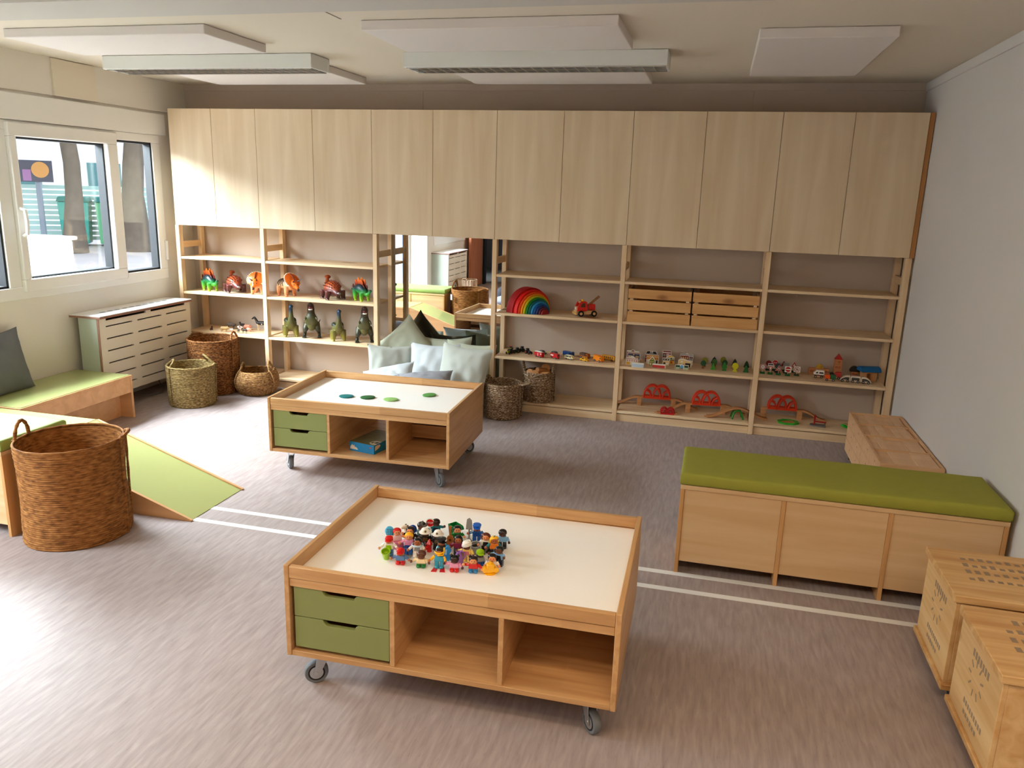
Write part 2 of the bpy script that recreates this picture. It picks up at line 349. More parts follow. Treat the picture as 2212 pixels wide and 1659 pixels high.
# window 2 and glass door, seen only in the mirror
W = thing('window_2', 'white framed window at the back of the room', 'window'); struct(W)
f = MB(); f.box(-0.62, -6.0, 0.74, -0.535, -4.60, 0.86); f.box(-0.62, -6.0, 1.75, -0.535, -4.60, 1.83); f.box(-0.62, -6.0, 0.86, -0.535, -5.92, 1.75); f.box(-0.62, -4.68, 0.86, -0.535, -4.60, 1.75); f.box(-0.62, -5.33, 0.86, -0.535, -5.23, 1.75)
f.build('window_frame', M_white, W, bevel=0.004); MB().box(-0.60, -5.92, 0.86, -0.595, -4.68, 1.75).build('pane', M_glass, W, smooth=False)
W = thing('door_1', 'white framed glass door in the left wall', 'door'); struct(W)
f = MB(); f.box(-0.88, -4.35, 0, -0.80, -4.28, 2.0); f.box(-0.88, -3.33, 0, -0.80, -3.25, 2.0); f.box(-0.88, -4.28, 0, -0.80, -3.33, 0.09); f.box(-0.88, -4.28, 1.92, -0.80, -3.33, 2.0); f.box(-0.88, -3.74, 0.09, -0.80, -3.62, 1.92)
f.build('door_frame', M_white, W, bevel=0.004)
MB().box(-0.875, -4.285, 0.085, -0.81, -4.268, 1.925).build('gasket', mat('blue_gasket', (16, 66, 98), 0.5), W)
MB().box(-0.845, -4.27, 0.09, -0.839, -3.33, 1.92).build('pane', M_glass, W, smooth=False)
W = thing('door_2', 'open brown door leaf at the doorway', 'door'); struct(W)
MB().box(-0.47, -6.58, 0.012, -0.43, -5.97, 1.98).build('door_leaf', wood('brown_door', (186, 118, 84), (166, 98, 68), 'z', 3, 0.45), W, bevel=0.003)
MB().tube([(-0.43, -6.05, 0.98), (-0.38, -6.05, 0.98), (-0.38, -6.17, 0.98)], 0.009, 8).build('handle', M_steel, W)
f = MB(); f.box(-0.43, YF-0.11, 0, -0.40, YF+0.012, 2.0); f.box(0.46, YF-0.11, 0, 0.49, YF+0.012, 2.0)
f.build('door_frame', mat('black_frame', (22, 22, 24), 0.5), W, bevel=0.002)

# ------------------------------------------------------------------ ceiling fittings
def panel(x0, x1, y0, y1, label, rz=0):
    o = MB().box(-(x1-x0)/2, -(y1-y0)/2, -0.043, (x1-x0)/2, (y1-y0)/2, 0).build('acoustic_panel', M_foam, bevel=0.004, loc=((x0+x1)/2, (y0+y1)/2, ZC-0.001), rz=rz)
    tag(o, label, 'ceiling panel', 'white acoustic panels on the ceiling')
panel(1.645, 2.775, -1.77, -1.22, 'white acoustic ceiling panel in the middle, nearer than the louvred light')
panel(1.64, 2.77, -0.555, -0.012, 'white acoustic ceiling panel behind the middle louvred light')
panel(-0.27, 0.865, -1.775, -1.25, 'large white acoustic ceiling panel above the window side, nearer the viewer')
panel(-0.25, 0.868, -0.565, -0.02, 'white acoustic ceiling panel behind the louvred light on the window side')
panel(3.335, 3.89, -1.44, -0.315, 'white acoustic ceiling panel turned crosswise beside the right wall')
M_alu = mat('louvre_alu', (205, 208, 210), 0.12, 0.95); M_fix = mat('fixture_enamel', (222, 226, 224), 0.4)
M_tube = mat('tube_glass', (214, 232, 222), 0.15, spec=0.7)
def lamp(x0, x1, y0, label):
    t = thing('ceiling_light', label, 'ceiling light', (x0, y0, ZC), 0, 'louvred ceiling lights'); L = x1-x0; W_ = 0.22
    f = MB(); f.box(0, 0, -0.077, L, 0.012, -0.002); f.box(0, W_-0.012, -0.077, L, W_, -0.002); f.box(0, 0.012, -0.077, 0.012, W_-0.012, -0.002); f.box(L-0.012, 0.012, -0.077, L, W_-0.012, -0.002)
    f.box(0.012, 0.012, -0.012, L-0.012, W_-0.012, -0.002); f.build('housing', M_fix, t, bevel=0.002)
    n = 24; l = MB()
    for i in range(1, n): 
        x = 0.012+(L-0.024)*i/n; l.prism([(x-0.006, -0.045), (x+0.006, -0.045), (x+0.0012, -0.080), (x-0.0012, -0.080)], 'y', 0.014, W_-0.014)
    for y in (0.014, W_/2-0.004, W_-0.022): l.prism([(y, -0.045), (y+0.008, -0.045), (y+0.006, -0.081), (y+0.002, -0.081)], 'x', 0.012, L-0.012)
    l.build('louvre', M_alu, t)
    for y in (0.06, 0.16): MB().cyl((0.03, y, -0.032), (L-0.03, y, -0.032), 0.012, n=10).build('tube', M_tube, t)
lamp(1.518, 2.922, -0.972, 'louvred white ceiling light in the middle of the ceiling')
lamp(-0.385, 0.980, -0.985, 'louvred white ceiling light nearer the window wall')
lamp(1.2, 2.6, -4.96, 'added louvred ceiling light, unseen, over the viewer')  # this fixture and the next are added, unseen, to house the warm fill
lamp(2.9, 4.3, -4.51, 'added louvred ceiling light, unseen, behind the viewer by the right wall')

# ------------------------------------------------------------------ wall cabinets with plain doors
xs = [-0.7115, -0.356, 0.0, 0.445, 0.89, 1.335, 1.78, 2.225, 2.67, 3.115, 3.56, 3.964, 4.364]
who = ['narrow pale birch wall cabinet in the corner by the window', 'pale birch wall cabinet above the dinosaur shelves', 'pale birch wall cabinet above the mirror and floor cushions',
       'pale birch wall cabinet above the rainbow and fire trucks', 'pale birch wall cabinet above the two slatted crates', 'pale birch wall cabinet against the right wall']
for i in range(6):
    a, m_, b = xs[2*i], xs[2*i+1], xs[2*i+2]; t = thing('wall_cabinet', who[i], 'wall cabinet', (a, 0, 1.1925), 0, 'row of birch wall cabinets')
    bx('body', M_ply, t, 0.001, 0.019, 0.0, b-a-0.001, 0.318, 0.8285)
    bx('door', M_ply, t, 0.0012, 0, 0.0, m_-a-0.0012, 0.018, 0.8285); bx('door', M_ply, t, m_-a+0.0012, 0, 0.0, b-a-0.0012, 0.018, 0.8285)
    if i == 5: bx('filler_strip', wood('filler', (190, 136, 84), (170, 116, 66), 'z', 3), t, b-a+0.001, 0.004, 0.0, b-a+0.027, 0.05, 0.8285, label='wooden filler strip, darker orange for its shade')  # shadow on the filler side is put into its darker orange

# ------------------------------------------------------------------ open shelving below
PW = 0.031; FR = [-0.716, -0.003, 0.8885, 1.7665, 2.6450, 3.5445, 4.3435]
ZS = (0.958, 0.693, 0.387, 0.075)
def frame(t, x, w=PW):
    o = MB().box(x, 0, 0, x+w, 0.044, 1.191).box(x, 0.262, 0, x+w, 0.306, 1.191).build('side_frame', M_pinez, t, bevel=0.0015)
    for z in (1.022,): bx('rung', M_piney, o, x+0.006, 0.044, z, x+w-0.006, 0.262, z+0.045)
def shelving(label, fr):
    t = thing('shelving_unit', label, 'shelving unit', (0, 0, 0), 0)
    for k in fr: frame(t, FR[k], 0.037 if k == 6 else PW)
    for k in fr[:-1]:
        xa, xb = FR[k]+PW, FR[k+1]
        for z in ZS: bx('shelf', M_pine, t, xa+0.0005, 0.003, z-0.018, xb-0.0005, 0.304, z, bevel=0.002)
        bx('plinth', M_pine, t, xa+0.0005, 0.014, 0.0, xb-0.0005, 0.032, 0.050)
shelving('open pine shelving beside the window with dinosaurs on it', [0, 1, 2])
shelving('long open pine shelving right of the mirror with vehicles and trains', [3, 4, 5, 6])
mir = thing('mirror', 'tall frameless wall mirror between the two pine shelving units', 'mirror', (0.922, 0.3005, 0.0))
bpm = mat('mirror_silver', (240, 242, 242), 0.0, 1.0)
bx('backing', M_dark, mir, 0, 0.0035, 0.03, 0.848, 0.017, 1.19, bevel=0); bx('glass', bpm, mir, 0.0, 0, 0.03, 0.848, 0.003, 1.19, bevel=0)
# ------------------------------------------------------------------ play tables on casters
def caster(t, x, y, ang, zt=0.121):
    M = Matrix.Translation((x, y, 0)) @ Matrix.Rotation(ang, 4, 'Z')
    b = MB(); b.box(-0.03, -0.025, zt-0.004, 0.03, 0.025, zt-0.0005); b.cyl((0, 0, zt-0.018), (0, 0, zt-0.004), 0.016, n=14)
    for sx in (-1, 1): b.prism([(-0.020, zt-0.016), (0.020, zt-0.016), (0.034, 0.030), (0.016, 0.030)], 'y', sx*0.0145-0.0015, sx*0.0145+0.0015)
    b.cyl((0.025, -0.018, 0.037), (0.025, 0.018, 0.037), 0.006, n=10); b.xf(M)
    p = b.build('caster', M_steel, t, bevel=0.0006)
    w = MB(); w.lathe([(0.026, -0.0115), (0.034, -0.0115), (0.037, -0.007), (0.037, 0.007), (0.034, 0.0115), (0.026, 0.0115)], 28)
    w.k = 1; w.lathe([(0.0262, -0.012), (0.0262, 0.012)], 20); w.k = 2; w.lathe([(0.021, -0.0125), (0.021, 0.0125)], 20)
    w.xf(M @ Matrix.Translation((0.025, 0, 0.0372)) @ Matrix.Rotation(PI/2, 4, 'X')); w.build('wheel', [M_rub, M_black, M_steel], p)
    br = MB().cbox((-0.024, 0, zt-0.012), (0.022, 0.016, 0.006), ry=0.35); br.xf(M); br.build('brake_pedal', M_black, p, bevel=0.001)
def play_table(loc, rz, label, angs):
    t = thing('play_table', label, 'play table', loc, rz, 'rolling play tables'); w, d = 1.0037, 0.688
    for x in (0, w-0.016): bx('side_panel', M_beechy, t, x, 0, 0.121, x+0.016, d, 0.421, bevel=0.002)
    xa, xb = 0.0163, w-0.0163
    for y0, y1, ap in ((0.001, 0.019, 0.004), (d-0.019, d-0.001, d-0.020)):
        bx('rail', M_beechx, t, xa, y0, 0.3805, xb, y1, 0.4185, bevel=0.0025); bx('apron', M_beechx, t, xa, ap, 0.3525, xb, ap+0.016, 0.3795, bevel=0.002)
    bx('table_top', M_top, t, xa, 0.0195, 0.362, xb, d-0.0195, 0.378, bevel=0)
    bx('bottom_board', M_beechf, t, xa, 0.002, 0.1215, xb, d-0.002, 0.139, bevel=0.0015)
    for x in (0.3335, 0.6615): bx('divider', M_beechy, t, x, 0.005, 0.1392, x+0.0155, d-0.005, 0.3615)
    for back in (0, 1):
        R = Matrix.Translation((w, d, 0)) @ Matrix.Rotation(PI, 4, 'Z') if back else Matrix.Identity(4)
        for z0, z1 in ((0.256, 0.351), (0.152, 0.2535)):
            a, b = 0.0275, 0.3315; pts = [(a, z0), (b, z0), (b, z1), (0.246, z1)]
            for i in range(7): u = i/6; pts.append((0.246-0.006-0.018*math.sin(u*PI/2), z1-0.0175*(1-math.cos(u*PI/2))))
            for i in range(7): u = i/6; pts.append((0.139-0.018*math.sin(u*PI/2)+0.0, z1-0.0175+0.0175*(1-math.cos(u*PI/2))))
            pts += [(0.115, z1), (a, z1)]
            f = MB().prism(pts, 'y', 0.0075, 0.0235); f.xf(R); fr = f.build('drawer', M_drawer, t, bevel=0.001)
            q = MB(); q.box(a+0.006, 0.0237, z0+0.006, b-0.006, 0.33, z0+0.014); q.box(a+0.006, 0.0237, z0+0.014, a+0.016, 0.33, z1-0.022); q.box(b-0.016, 0.0237, z0+0.014, b-0.006, 0.33, z1-0.022); q.box(a+0.016, 0.32, z0+0.014, b-0.016, 0.33, z1-0.022)
            q.xf(R); q.build('drawer_box', M_beechx, fr)
    for (x, y), a in zip(((0.085, 0.075), (w-0.085, 0.08), (w-0.085, d-0.075), (0.085, d-0.075)), angs): caster(t, x, y, a)
    return t
T1 = ((2.0745, -3.2927, 0), 0.0159); T2 = ((1.011, -1.631, 0), 0.0365)
play_table(*T1, 'beech play table on casters with the small toy figures standing on it', (-2.6, -0.9, -0.6, 2.2))
play_table(*T2, 'beech play table on casters with four felt discs, farther from the viewer', (2.3, -0.7, 0.9, 2.6))
def tloc(T, x, y, z=0.378):
    c, s = math.cos(T[1]), math.sin(T[1]); return (T[0][0]+c*x-s*y, T[0][1]+s*x+c*y, z)
# felt discs
for (x, y, rgb, lab, rz) in ((0.322, 0.283, (26, 112, 112), 'dark teal felt disc on the farther play table', 0.2), (0.442, 0.298, (44, 98, 48), 'dark green felt disc on the farther play table', 0.5),
                        (0.578, 0.297, (150, 196, 110), 'pale lime felt disc on the farther play table', 0.1), (0.748, 0.456, (92, 152, 74), 'mid green felt disc lying apart toward the table back', 1.0)):
    m = MB(); m.lathe([(0.030, 0), (0.038, 0.001), (0.0405, 0.004), (0.038, 0.007), (0.030, 0.0085)], 28, fn=lambda th, i, r: 0.0012*math.sin(2*th+1)+0.0008*math.sin(3*th), flat=0.88)
    o = m.build('felt_disc', mat('felt_%d' % rgb[0], rgb, 0.95, bump=0.5, bscale=700), loc=tloc(T2, x, y, 0.3782), rz=rz); tag(o, lab, 'felt disc', 'felt discs on the farther play table')
# puzzle box in the middle compartment
p = tloc(T2, 0.494, 0.075, 0.1395); gb = thing('game_box', 'blue cardboard game box in the middle compartment of the farther table', 'game box', p, -0.24+0.0365)
M_gb = mat('box_blue', (14, 116, 166), 0.35); M_gt = mat('box_lid_print', (96, 92, 56), 0.35, mott=0.7, mscale=30)
mb = MB().box(-0.078, 0, 0, 0.082, 0.245, 0.050); mb.k = 1; mb.box(-0.077, 0.001, 0.0501, 0.081, 0.244, 0.0512)
mb.build('box', [M_gb, M_gt], gb, bevel=0.0008)
mb = MB(); mb.prism([(-0.072, 0.010), (-0.020, 0.010), (-0.026, 0.018), (-0.036, 0.026), (-0.040, 0.020), (-0.046, 0.036), (-0.052, 0.028), (-0.058, 0.038), (-0.064, 0.030), (-0.070, 0.024)], 'y', -0.0006, 0.0002)
mb.build('cover_picture', mat('print_sand', (214, 190, 166), 0.4), gb)
mb = MB(); mb.cyl((0.060, -0.0006, 0.034), (0.060, 0.0002, 0.034), 0.005, n=14); mb.build('logo', mat('print_red', (196, 60, 56), 0.4), gb)
mb = MB(); mb.prism([(0.0825, 0.012), (0.0825, 0.07), (0.05, 0.07), (0.035, 0.05), (0.035, 0.025), (0.055, 0.012)], 'z', 0.0513, 0.0522); mb.k = 1; mb.prism([(0.079, 0.03), (0.079, 0.06), (0.06, 0.055), (0.06, 0.03)], 'z', 0.0523, 0.0526); mb.prism([(0.055, 0.025), (0.055, 0.045), (0.042, 0.045), (0.042, 0.028)], 'z', 0.0523, 0.0526)
mb.k = 0; mb.prism([(0.01, 0.018), (0.045, 0.026), (0.06, 0.036), (0.05, 0.044), (0.012, 0.044)], 'x', 0.0819, 0.0826)
mb.build('label_picture', [mat('print_cream', (208, 186, 160), 0.4), mat('print_dkgreen', (22, 52, 44), 0.4)], gb)

# ------------------------------------------------------------------ benches
def bench(loc, rz, label, ends):
    t = thing('storage_bench', label, 'bench', loc, rz, 'birch storage benches'); L, D, H = 1.192, 0.345, 0.386
    bx('top_board', M_bench, t, 0, 0, H-0.018, L, D, H, bevel=0.0015)
    for x in (0, 0.392, 0.782, L-0.016): bx('divider', M_benche, t, x, 0.002, 0, x+0.016, D-0.002, H-0.0183)
    for a, b in ((0.0165, 0.3915), (0.4085, 0.7815), (0.7985, L-0.0165)):
        for y in (0.006, D-0.018): bx('panel', M_bench, t, a, y, 0.052, b, y+0.012, H-0.0185)
    return t
bench((3.183, -2.133, 0), 0, 'birch storage bench with three closed panels standing against the right wall', 0)
bench((-0.792, -2.690, 0), 0, 'birch storage bench beside the ramp, mostly hidden by a big basket', 0)
def pad(name, L, D, H, m, loc, label, seed, rz=0):
    nx, ny = 48, 14; mb = MB(); vs = []; fs = []
    def pt(u, v, top):
        x = u*L; y = v*D; e = min(min(u, 1-u)*L, min(v, 1-v)*D)
        k = min(1, e/0.018); k = math.sqrt(max(0, 1-(1-k)**2))
        wv = 0.0035*noise.noise((x*2.2+seed, y*5+x*3, 0))+0.0025*noise.noise((x*9+y*6, y*2+seed, 3))
        return (x, y, H*0.5+(H*0.30+H*0.20*k+wv*k) if top else H*0.5-(H*0.32+H*0.18*k))
    us = [0, .004, .009, .016]+[.016+(.968)*i/nx for i in range(1, nx)]+[.984, .991, .996, 1]; vv = [0, .012, .028, .05]+[.05+.9*i/ny for i in range(1, ny)]+[.95, .972, .988, 1]
    nu, nv = len(us), len(vv)
    for top in (0, 1): vs += [pt(u, v, top) for v in vv for u in us]
    for k in (0, 1):
        for j in range(nv-1):
            for i in range(nu-1): fs.append((k*nu*nv+j*nu+i, k*nu*nv+j*nu+i+1, k*nu*nv+(j+1)*nu+i+1, k*nu*nv+(j+1)*nu+i))
    loop = [i for i in range(nu)]+[j*nu+nu-1 for j in range(1, nv)]+[(nv-1)*nu+i for i in range(nu-2, -1, -1)]+[j*nu for j in range(nv-2, 0, -1)]
    for a, b in zip(loop, loop[1:]+loop[:1]): fs.append((a, b, nu*nv+b, nu*nv+a))
    mb.add(vs, fs); o = mb.build(name, m, loc=loc, rz=rz, ang=60); tag(o, label, 'cushion'); return o
pad('bench_cushion', 1.198, 0.372, 0.052, M_cushg, (3.179, -2.140, 0.3865), 'long olive green seat cushion on the bench by the right wall', 1.0)
pad('bench_cushion', 1.20, 0.352, 0.050, mat('green_canvas_light', (140, 160, 86), 0.6, bump=0.15, bscale=500), (-0.792, -2.694, 0.3865), 'long green seat cushion on the bench behind the big basket', 5.0)
# low platform benches with lime tops
def platform(loc, L, D, label, rec_end, skirt_sides):
    t = thing('platform_bench', label, 'platform bench', loc, 0, 'low lime topped platforms'); H = 0.286
    bx('top_board', M_rampw, t, 0, 0, H-0.020, L, D, H-0.003); bx('laminate', M_green, t, 0.008, 0.008, H-0.0029, L-0.008, D-0.008, H, bevel=0)
    return t, H
t, H = platform((-0.796, -1.870, 0), 0.440, 0.867, 'low lime topped bench under the window, its end by the radiator cover', 0, 0)
bx('end_panel', M_rampw, t, 0.003, 0.849, 0, 0.437, 0.867, 0.2658); bx('end_panel', M_rampw, t, 0.003, 0.0, 0, 0.437, 0.018, 0.2658)
bx('skirt', M_rampw, t, 0.420, 0.019, 0.171, 0.436, 0.848, 0.2658); bx('back_panel', M_rampw, t, 0.330, 0.019, 0, 0.346, 0.848, 0.2658)
t, H = platform((-0.796, -2.312, 0), 0.966, 0.422, 'low lime topped platform leading to the ramp, between the two benches', 0, 0)
bx('end_panel', M_rampw, t, 0.950, 0.002, 0, 0.966, 0.420, 0.2658); bx('end_panel', M_rampw, t, 0.0, 0.002, 0, 0.016, 0.420, 0.2658)
bx('skirt', M_rampw, t, 0.017, 0.404, 0.171, 0.949, 0.420, 0.2658); bx('skirt', M_rampw, t, 0.017, 0.002, 0.171, 0.949, 0.018, 0.2658)
rp = thing('ramp', 'low lime green wedge ramp running down to the white floor lines', 'ramp', (0.174, -2.314, 0), 0)
Lr, Dr, Hr = 0.844, 0.422, 0.288
for y in (0, Dr-0.014): MB().prism([(0, 0), (Lr-0.004, 0), (Lr, 0.006), (0, Hr)], 'y', y, y+0.014).build('side_panel', M_rampw, rp, bevel=0.001)
MB().prism([(0.002, Hr-0.028), (0.002, Hr-0.005), (Lr-0.008, 0.002), (Lr-0.06, 0.002)], 'y', 0.0142, Dr-0.0142).build('ramp_board', M_green, rp, bevel=0.0006)
bx('end_panel', M_rampw, rp, 0.002, 0.0142, 0.0, 0.016, Dr-0.0142, Hr-0.03)

# ------------------------------------------------------------------ pillows
def pillow(a, b, th, m, loc, rot, label, cat='cushion', group=None, seed=0.0, n=26, pinch=0.10, wr=0.010, fringe=False):
    mb = MB()
    def P(u, v, sgn):
        x = a*u*(1-pinch*(1-v*v)*abs(u)**3); y = b*v*(1-pinch*(1-u*u)*abs(v)**3)
        h = th*(max(0, (1-u**2))**0.55)*(max(0, (1-v**2))**0.55)
        e = (1-(1-abs(u))**1.0)**3+(1-(1-abs(v)))**3
        h *= 1+0.10*noise.noise((u*1.6+seed, v*1.6, sgn)); wv = wr*noise.noise((u*3.5+seed*3, v*3.5+seed, 2.0+sgn))*min(1, 4*min(1-abs(u), 1-abs(v)))
        wv += 0.6*wr*noise.noise((u*9+seed, v*9, sgn*4))*abs(u*v)
        return (x, y, sgn*h+wv*(1 if sgn > 0 else -1))
    for sgn in (1, -1):
        vs = [P(-1+2*i/n, -1+2*j/n, sgn) for j in range(n+1) for i in range(n+1)]
        mb.add(vs, [(j*(n+1)+i, j*(n+1)+i+1, (j+1)*(n+1)+i+1, (j+1)*(n+1)+i) for j in range(n) for i in range(n)])
    o = mb.build('floor_cushion' if cat == 'cushion' else cat, m, ang=80)
    bm = bmesh.new(); bm.from_mesh(o.data); bmesh.ops.remove_doubles(bm, verts=bm.verts, dist=1e-5); bmesh.ops.recalc_face_normals(bm, faces=bm.faces); bm.to_mesh(o.data); bm.free()
    o.location = loc; o.rotation_euler = rot; tag(o, label, cat, group)
    if fringe:
        f = MB()
        for i in range(40):
            y = -b+2*b*i/39; f.tube([(-a*0.93, y*0.96, 0), (-a-0.02-0.012*random.random(), y*0.99+0.01*random.uniform(-1, 1), 0.006*random.uniform(-1, 1))], [0.0016, 0.0008], 4)
        f.build('fringe', m, o)
    return o
def face(nx, ny, nz, roll=0.0):
    """rotation that points a pillow's face along a direction, its y axis upward"""
    z = Vector((nx, ny, nz)).normalized(); x = Vector((0, 0, 1)).cross(z).normalized(); y = z.cross(x)
    return (Matrix((x, y, z)).transposed() @ Matrix.Rotation(roll, 3, 'Z')).to_euler()
M_sage = mat('sage_cotton', (182, 186, 166), 0.9, bump=0.25, bscale=900); M_sage2 = mat('grey_green_cotton', (186, 190, 182), 0.9, bump=0.25, bscale=900)
M_pale = mat('pale_grey_cotton', (196, 202, 206), 0.9, bump=0.25, bscale=900); M_gry = mat('dark_grey_cotton', (146, 146, 152), 0.95, bump=0.4, bscale=700)
G = 'floor cushions heaped before the mirror'
pillow(0.200, 0.215, 0.062, M_sage, (1.10, 0.12, 0.325), face(0.25, -1, 0.25, 0.72), 'sage floor cushion standing on its corner against the mirror, left', group=G, seed=1)
pillow(0.19, 0.215, 0.060, M_sage, (1.385, 0.185, 0.245), face(0.1, -1, 0.25, 0.05), 'sage floor cushion hidden behind the pale grey one in the middle', group=G, seed=2)
pillow(0.19, 0.225, 0.060, M_sage, (1.600, 0.05, 0.235), face(-0.05, -1, 0.15, -0.03), 'sage green floor cushion standing behind the rightmost cushion', group=G, seed=3)
pillow(0.17, 0.20, 0.060, M_sage2, (1.075, -0.13, 0.235), face(0.55, -1, 0.30, -0.05), 'grey green floor cushion leaning on the shelf post at the left', group=G, seed=4)
pillow(0.185, 0.205, 0.070, M_pale, (1.385, -0.12, 0.265), face(0.0, -1, 0.42, 0.03), 'pale grey floor cushion upright in the middle of the heap', group=G, seed=5)
pillow(0.190, 0.215, 0.072, M_sage2, (1.635, -0.215, 0.275), face(-0.10, -1, 0.34, -0.06), 'pale sage floor cushion at the right front of the heap', group=G, seed=6)
pillow(0.185, 0.19, 0.065, M_pale, (1.165, -0.40, 0.215), face(-0.10, -0.62, 1.0, 0.45), 'white blue floor cushion lying slanted at the left front', group=G, seed=7)
pillow(0.185, 0.12, 0.050, M_gry, (1.450, -0.44, 0.255), face(0.05, -0.55, 1.0, 0.20), 'small dark grey fringed cushion lying in front of the heap', group=G, seed=8, fringe=True)
pillow(0.22, 0.19, 0.055, mat('slate_cotton', (104, 108, 112), 0.9, bump=0.3, bscale=700), (-0.70, -1.67, 0.455), face(1, 0.05, 0.22, 0.02), 'slate grey cushion leaning on the wall on the low bench', seed=11)

# ------------------------------------------------------------------ baskets
def weave(name, c1, c2, c3, sc=60, zs=3.0):
    if name in MATS: return MATS[name]
    m = bpy.data.materials.new(name); m.use_nodes = True; nt = m.node_tree; b = nt.nodes['Principled BSDF']; b.inputs['Roughness'].default_value = 0.8; b.inputs['Specular IOR Level'].default_value = 0.2
    tc = nt.nodes.new('ShaderNodeTexCoord'); mp = nt.nodes.new('ShaderNodeMapping'); mp.inputs['Scale'].default_value = (sc, sc, sc*zs); nt.links.new(tc.outputs['Object'], mp.inputs['Vector'])
    n = nt.nodes.new('ShaderNodeTexNoise'); n.inputs['Scale'].default_value = 1; n.inputs['Detail'].default_value = 4; nt.links.new(mp.outputs[0], n.inputs['Vector'])
    r = nt.nodes.new('ShaderNodeValToRGB'); e = r.color_ramp.elements; e.new(0.5)
    for q, (p, c) in zip(e, ((0.30, c1), (0.5, c2), (0.70, c3))): q.position = p; q.color = lin(c) + (1,)
    nt.links.new(n.outputs['Fac'], r.inputs[0]); nt.links.new(r.outputs[0], b.inputs['Base Color'])
    MATS[name] = m; return m
def basket(loc, r0, r1, h, rows, m, label, handles, rz=0, prof=None, nseg=120, strands=44, amp=0.0035, rim=0.007, seam=True, group='woven baskets', squash=1.0, sway=0.0, wave=0):
    t = thing('basket', label, 'basket', loc, rz, group)
    def R(u): return prof(u) if prof else r0+(r1-r0)*u
    K = 4; pr = []; n = rows*K
    for i in range(n+1):
        u = i/n; pr.append((R(u)+amp*abs(math.sin(PI*i/K)), 0.002+u*h))
    def fn(th, i, r):
        row = i//K
        a = amp*0.55*math.sin(strands*th+(row % 2)*PI)*abs(math.sin(PI*i/K)) if not wave else 0
        if wave: a = 0.008*math.sin(wave*th)
        return a+0.0025*noise.noise((2*math.cos(th), 2*math.sin(th), row*0.6+r0*50))+sway*math.sin(2*th+i/n*5)
    th_ = 0.008
    inner = [(max(0.01, R(1-i/12)-th_), 0.002+h*(1-i/12)*0.97+0.006) for i in range(13)]
    mb = MB(); mb.lathe(pr, nseg, fn=fn, cap1=False); n0 = len(mb.v)
    mb.lathe(inner, 48, cap0=False, fn=(lambda th, i, r: 0.008*math.sin(wave*th)) if wave else None); mb.build('body', m, t, ang=180)
    rb = MB(); pts = []
    for k in range(48):
        th = 2*PI*k/48; rr = R(1)-th_*0.3+(0.008*math.sin(wave*th) if wave else 0)+sway*math.sin(2*th+5); pts.append((rr*math.cos(th), rr*math.sin(th), h+0.002+0.0015*math.sin(24*th)))
    if rim: rb.tube(pts, [rim*(1+0.18*math.sin(k*2.1)) for k in range(48)], 8, closed=True); rb.build('rim', m, t)
    for (ang, wd, up, lean) in handles:
        pth = []
        for k in range(15):
            u = -1+2*k/14; tt = ang+u*wd/2; zz = h+up*(1-u*u)**0.6; out = lean*(1-u*u)**0.6
            rr = R(1)+out; pth.append((rr*math.cos(tt), rr*math.sin(tt), zz))
        hb = MB(); hb.tube(pth, [0.0075*(1+0.2*math.sin(k*2.5)) for k in range(15)], 8)
        if seam:
            for sg in (-1, 1):
                tt = ang+sg*wd/2; hb.tube([((R(u)+amp+0.004)*math.cos(tt), (R(u)+amp+0.004)*math.sin(tt), 0.004+u*h) for u in [i/10 for i in range(11)]], [0.0055*(1+0.2*math.sin(k*2.5)) for k in range(11)], 6)
        hb.build('handle', m, t)
    return t
Mw_o = weave('olive_seagrass', (74, 60, 34), (128, 106, 64), (176, 152, 104)); Mw_t = weave('brown_seagrass', (52, 30, 14), (116, 72, 36), (176, 122, 70))
Mw_b = weave('tan_jute', (96, 58, 26), (142, 92, 46), (170, 118, 66), 30, 4.0); Mw_r = weave('flecked_rush', (46, 36, 30), (136, 104, 74), (214, 200, 176), 70, 3.5)
basket((-0.2215, -0.593, 0), 0.148, 0.156, 0.275, 24, Mw_o, 'olive woven basket standing in front of the taller brown basket', ((-2.45, 0.75, 0.045, -0.05), (0.9, 0.75, 0.06, -0.06)), rz=0.1, amp=0.0028)
basket((-0.289, -0.238, 0), 0.168, 0.176, 0.395, 32, Mw_t, 'tall brown woven basket in front of the animal shelf', ((2.9, 0.7, 0.02, 0.0), (0.25, 0.75, 0.055, -0.02)), amp=0.0032)
def belly(u): return 0.098+0.058*math.sin(PI*(0.06+0.82*u))**0.8 if u < 0.94 else 0.098+0.058*math.sin(PI*(0.06+0.82*0.94))**0.8-0.12*(u-0.94)
basket((0.030, -0.180, 0), 0, 0, 0.172, 15, weave('pot_belly', (78, 52, 28), (134, 96, 56), (182, 142, 92)), 'small round belly basket with two handles beside the play table', ((3.5, 1.1, 0.055, -0.03), (0.35, 1.1, 0.065, -0.035)), prof=belly, seam=True, rim=0.004)
basket((1.905, -0.137, 0), 0.122, 0.127, 0.234, 19, Mw_r, 'flecked round basket on the floor beside the farther table', ((2.75, 0.5, 0.03, 0.012), (-0.05, 0.5, 0.016, 0.07)), amp=0.0038, strands=36)
R2 = basket((2.105, 0.088, 0.0755), 0.104, 0.104, 0.205, 17, Mw_r, 'flecked round basket full of wooden pieces on the bottom shelf', ((3.25, 0.34, 0.075, 0.01), (-0.08, 0.34, 0.075, 0.004)), amp=0.0034, strands=34)
basket((0.628, -2.556, 0), 0.205, 0.210, 0.432, 46, Mw_b, 'big tan woven basket in front of the bench, nearest the viewer', ((0.55, 0.55, 0.02, 0.02), (3.4, 0.5, 0.075, -0.01)), amp=0.0026, rim=0.005, sway=0.005)
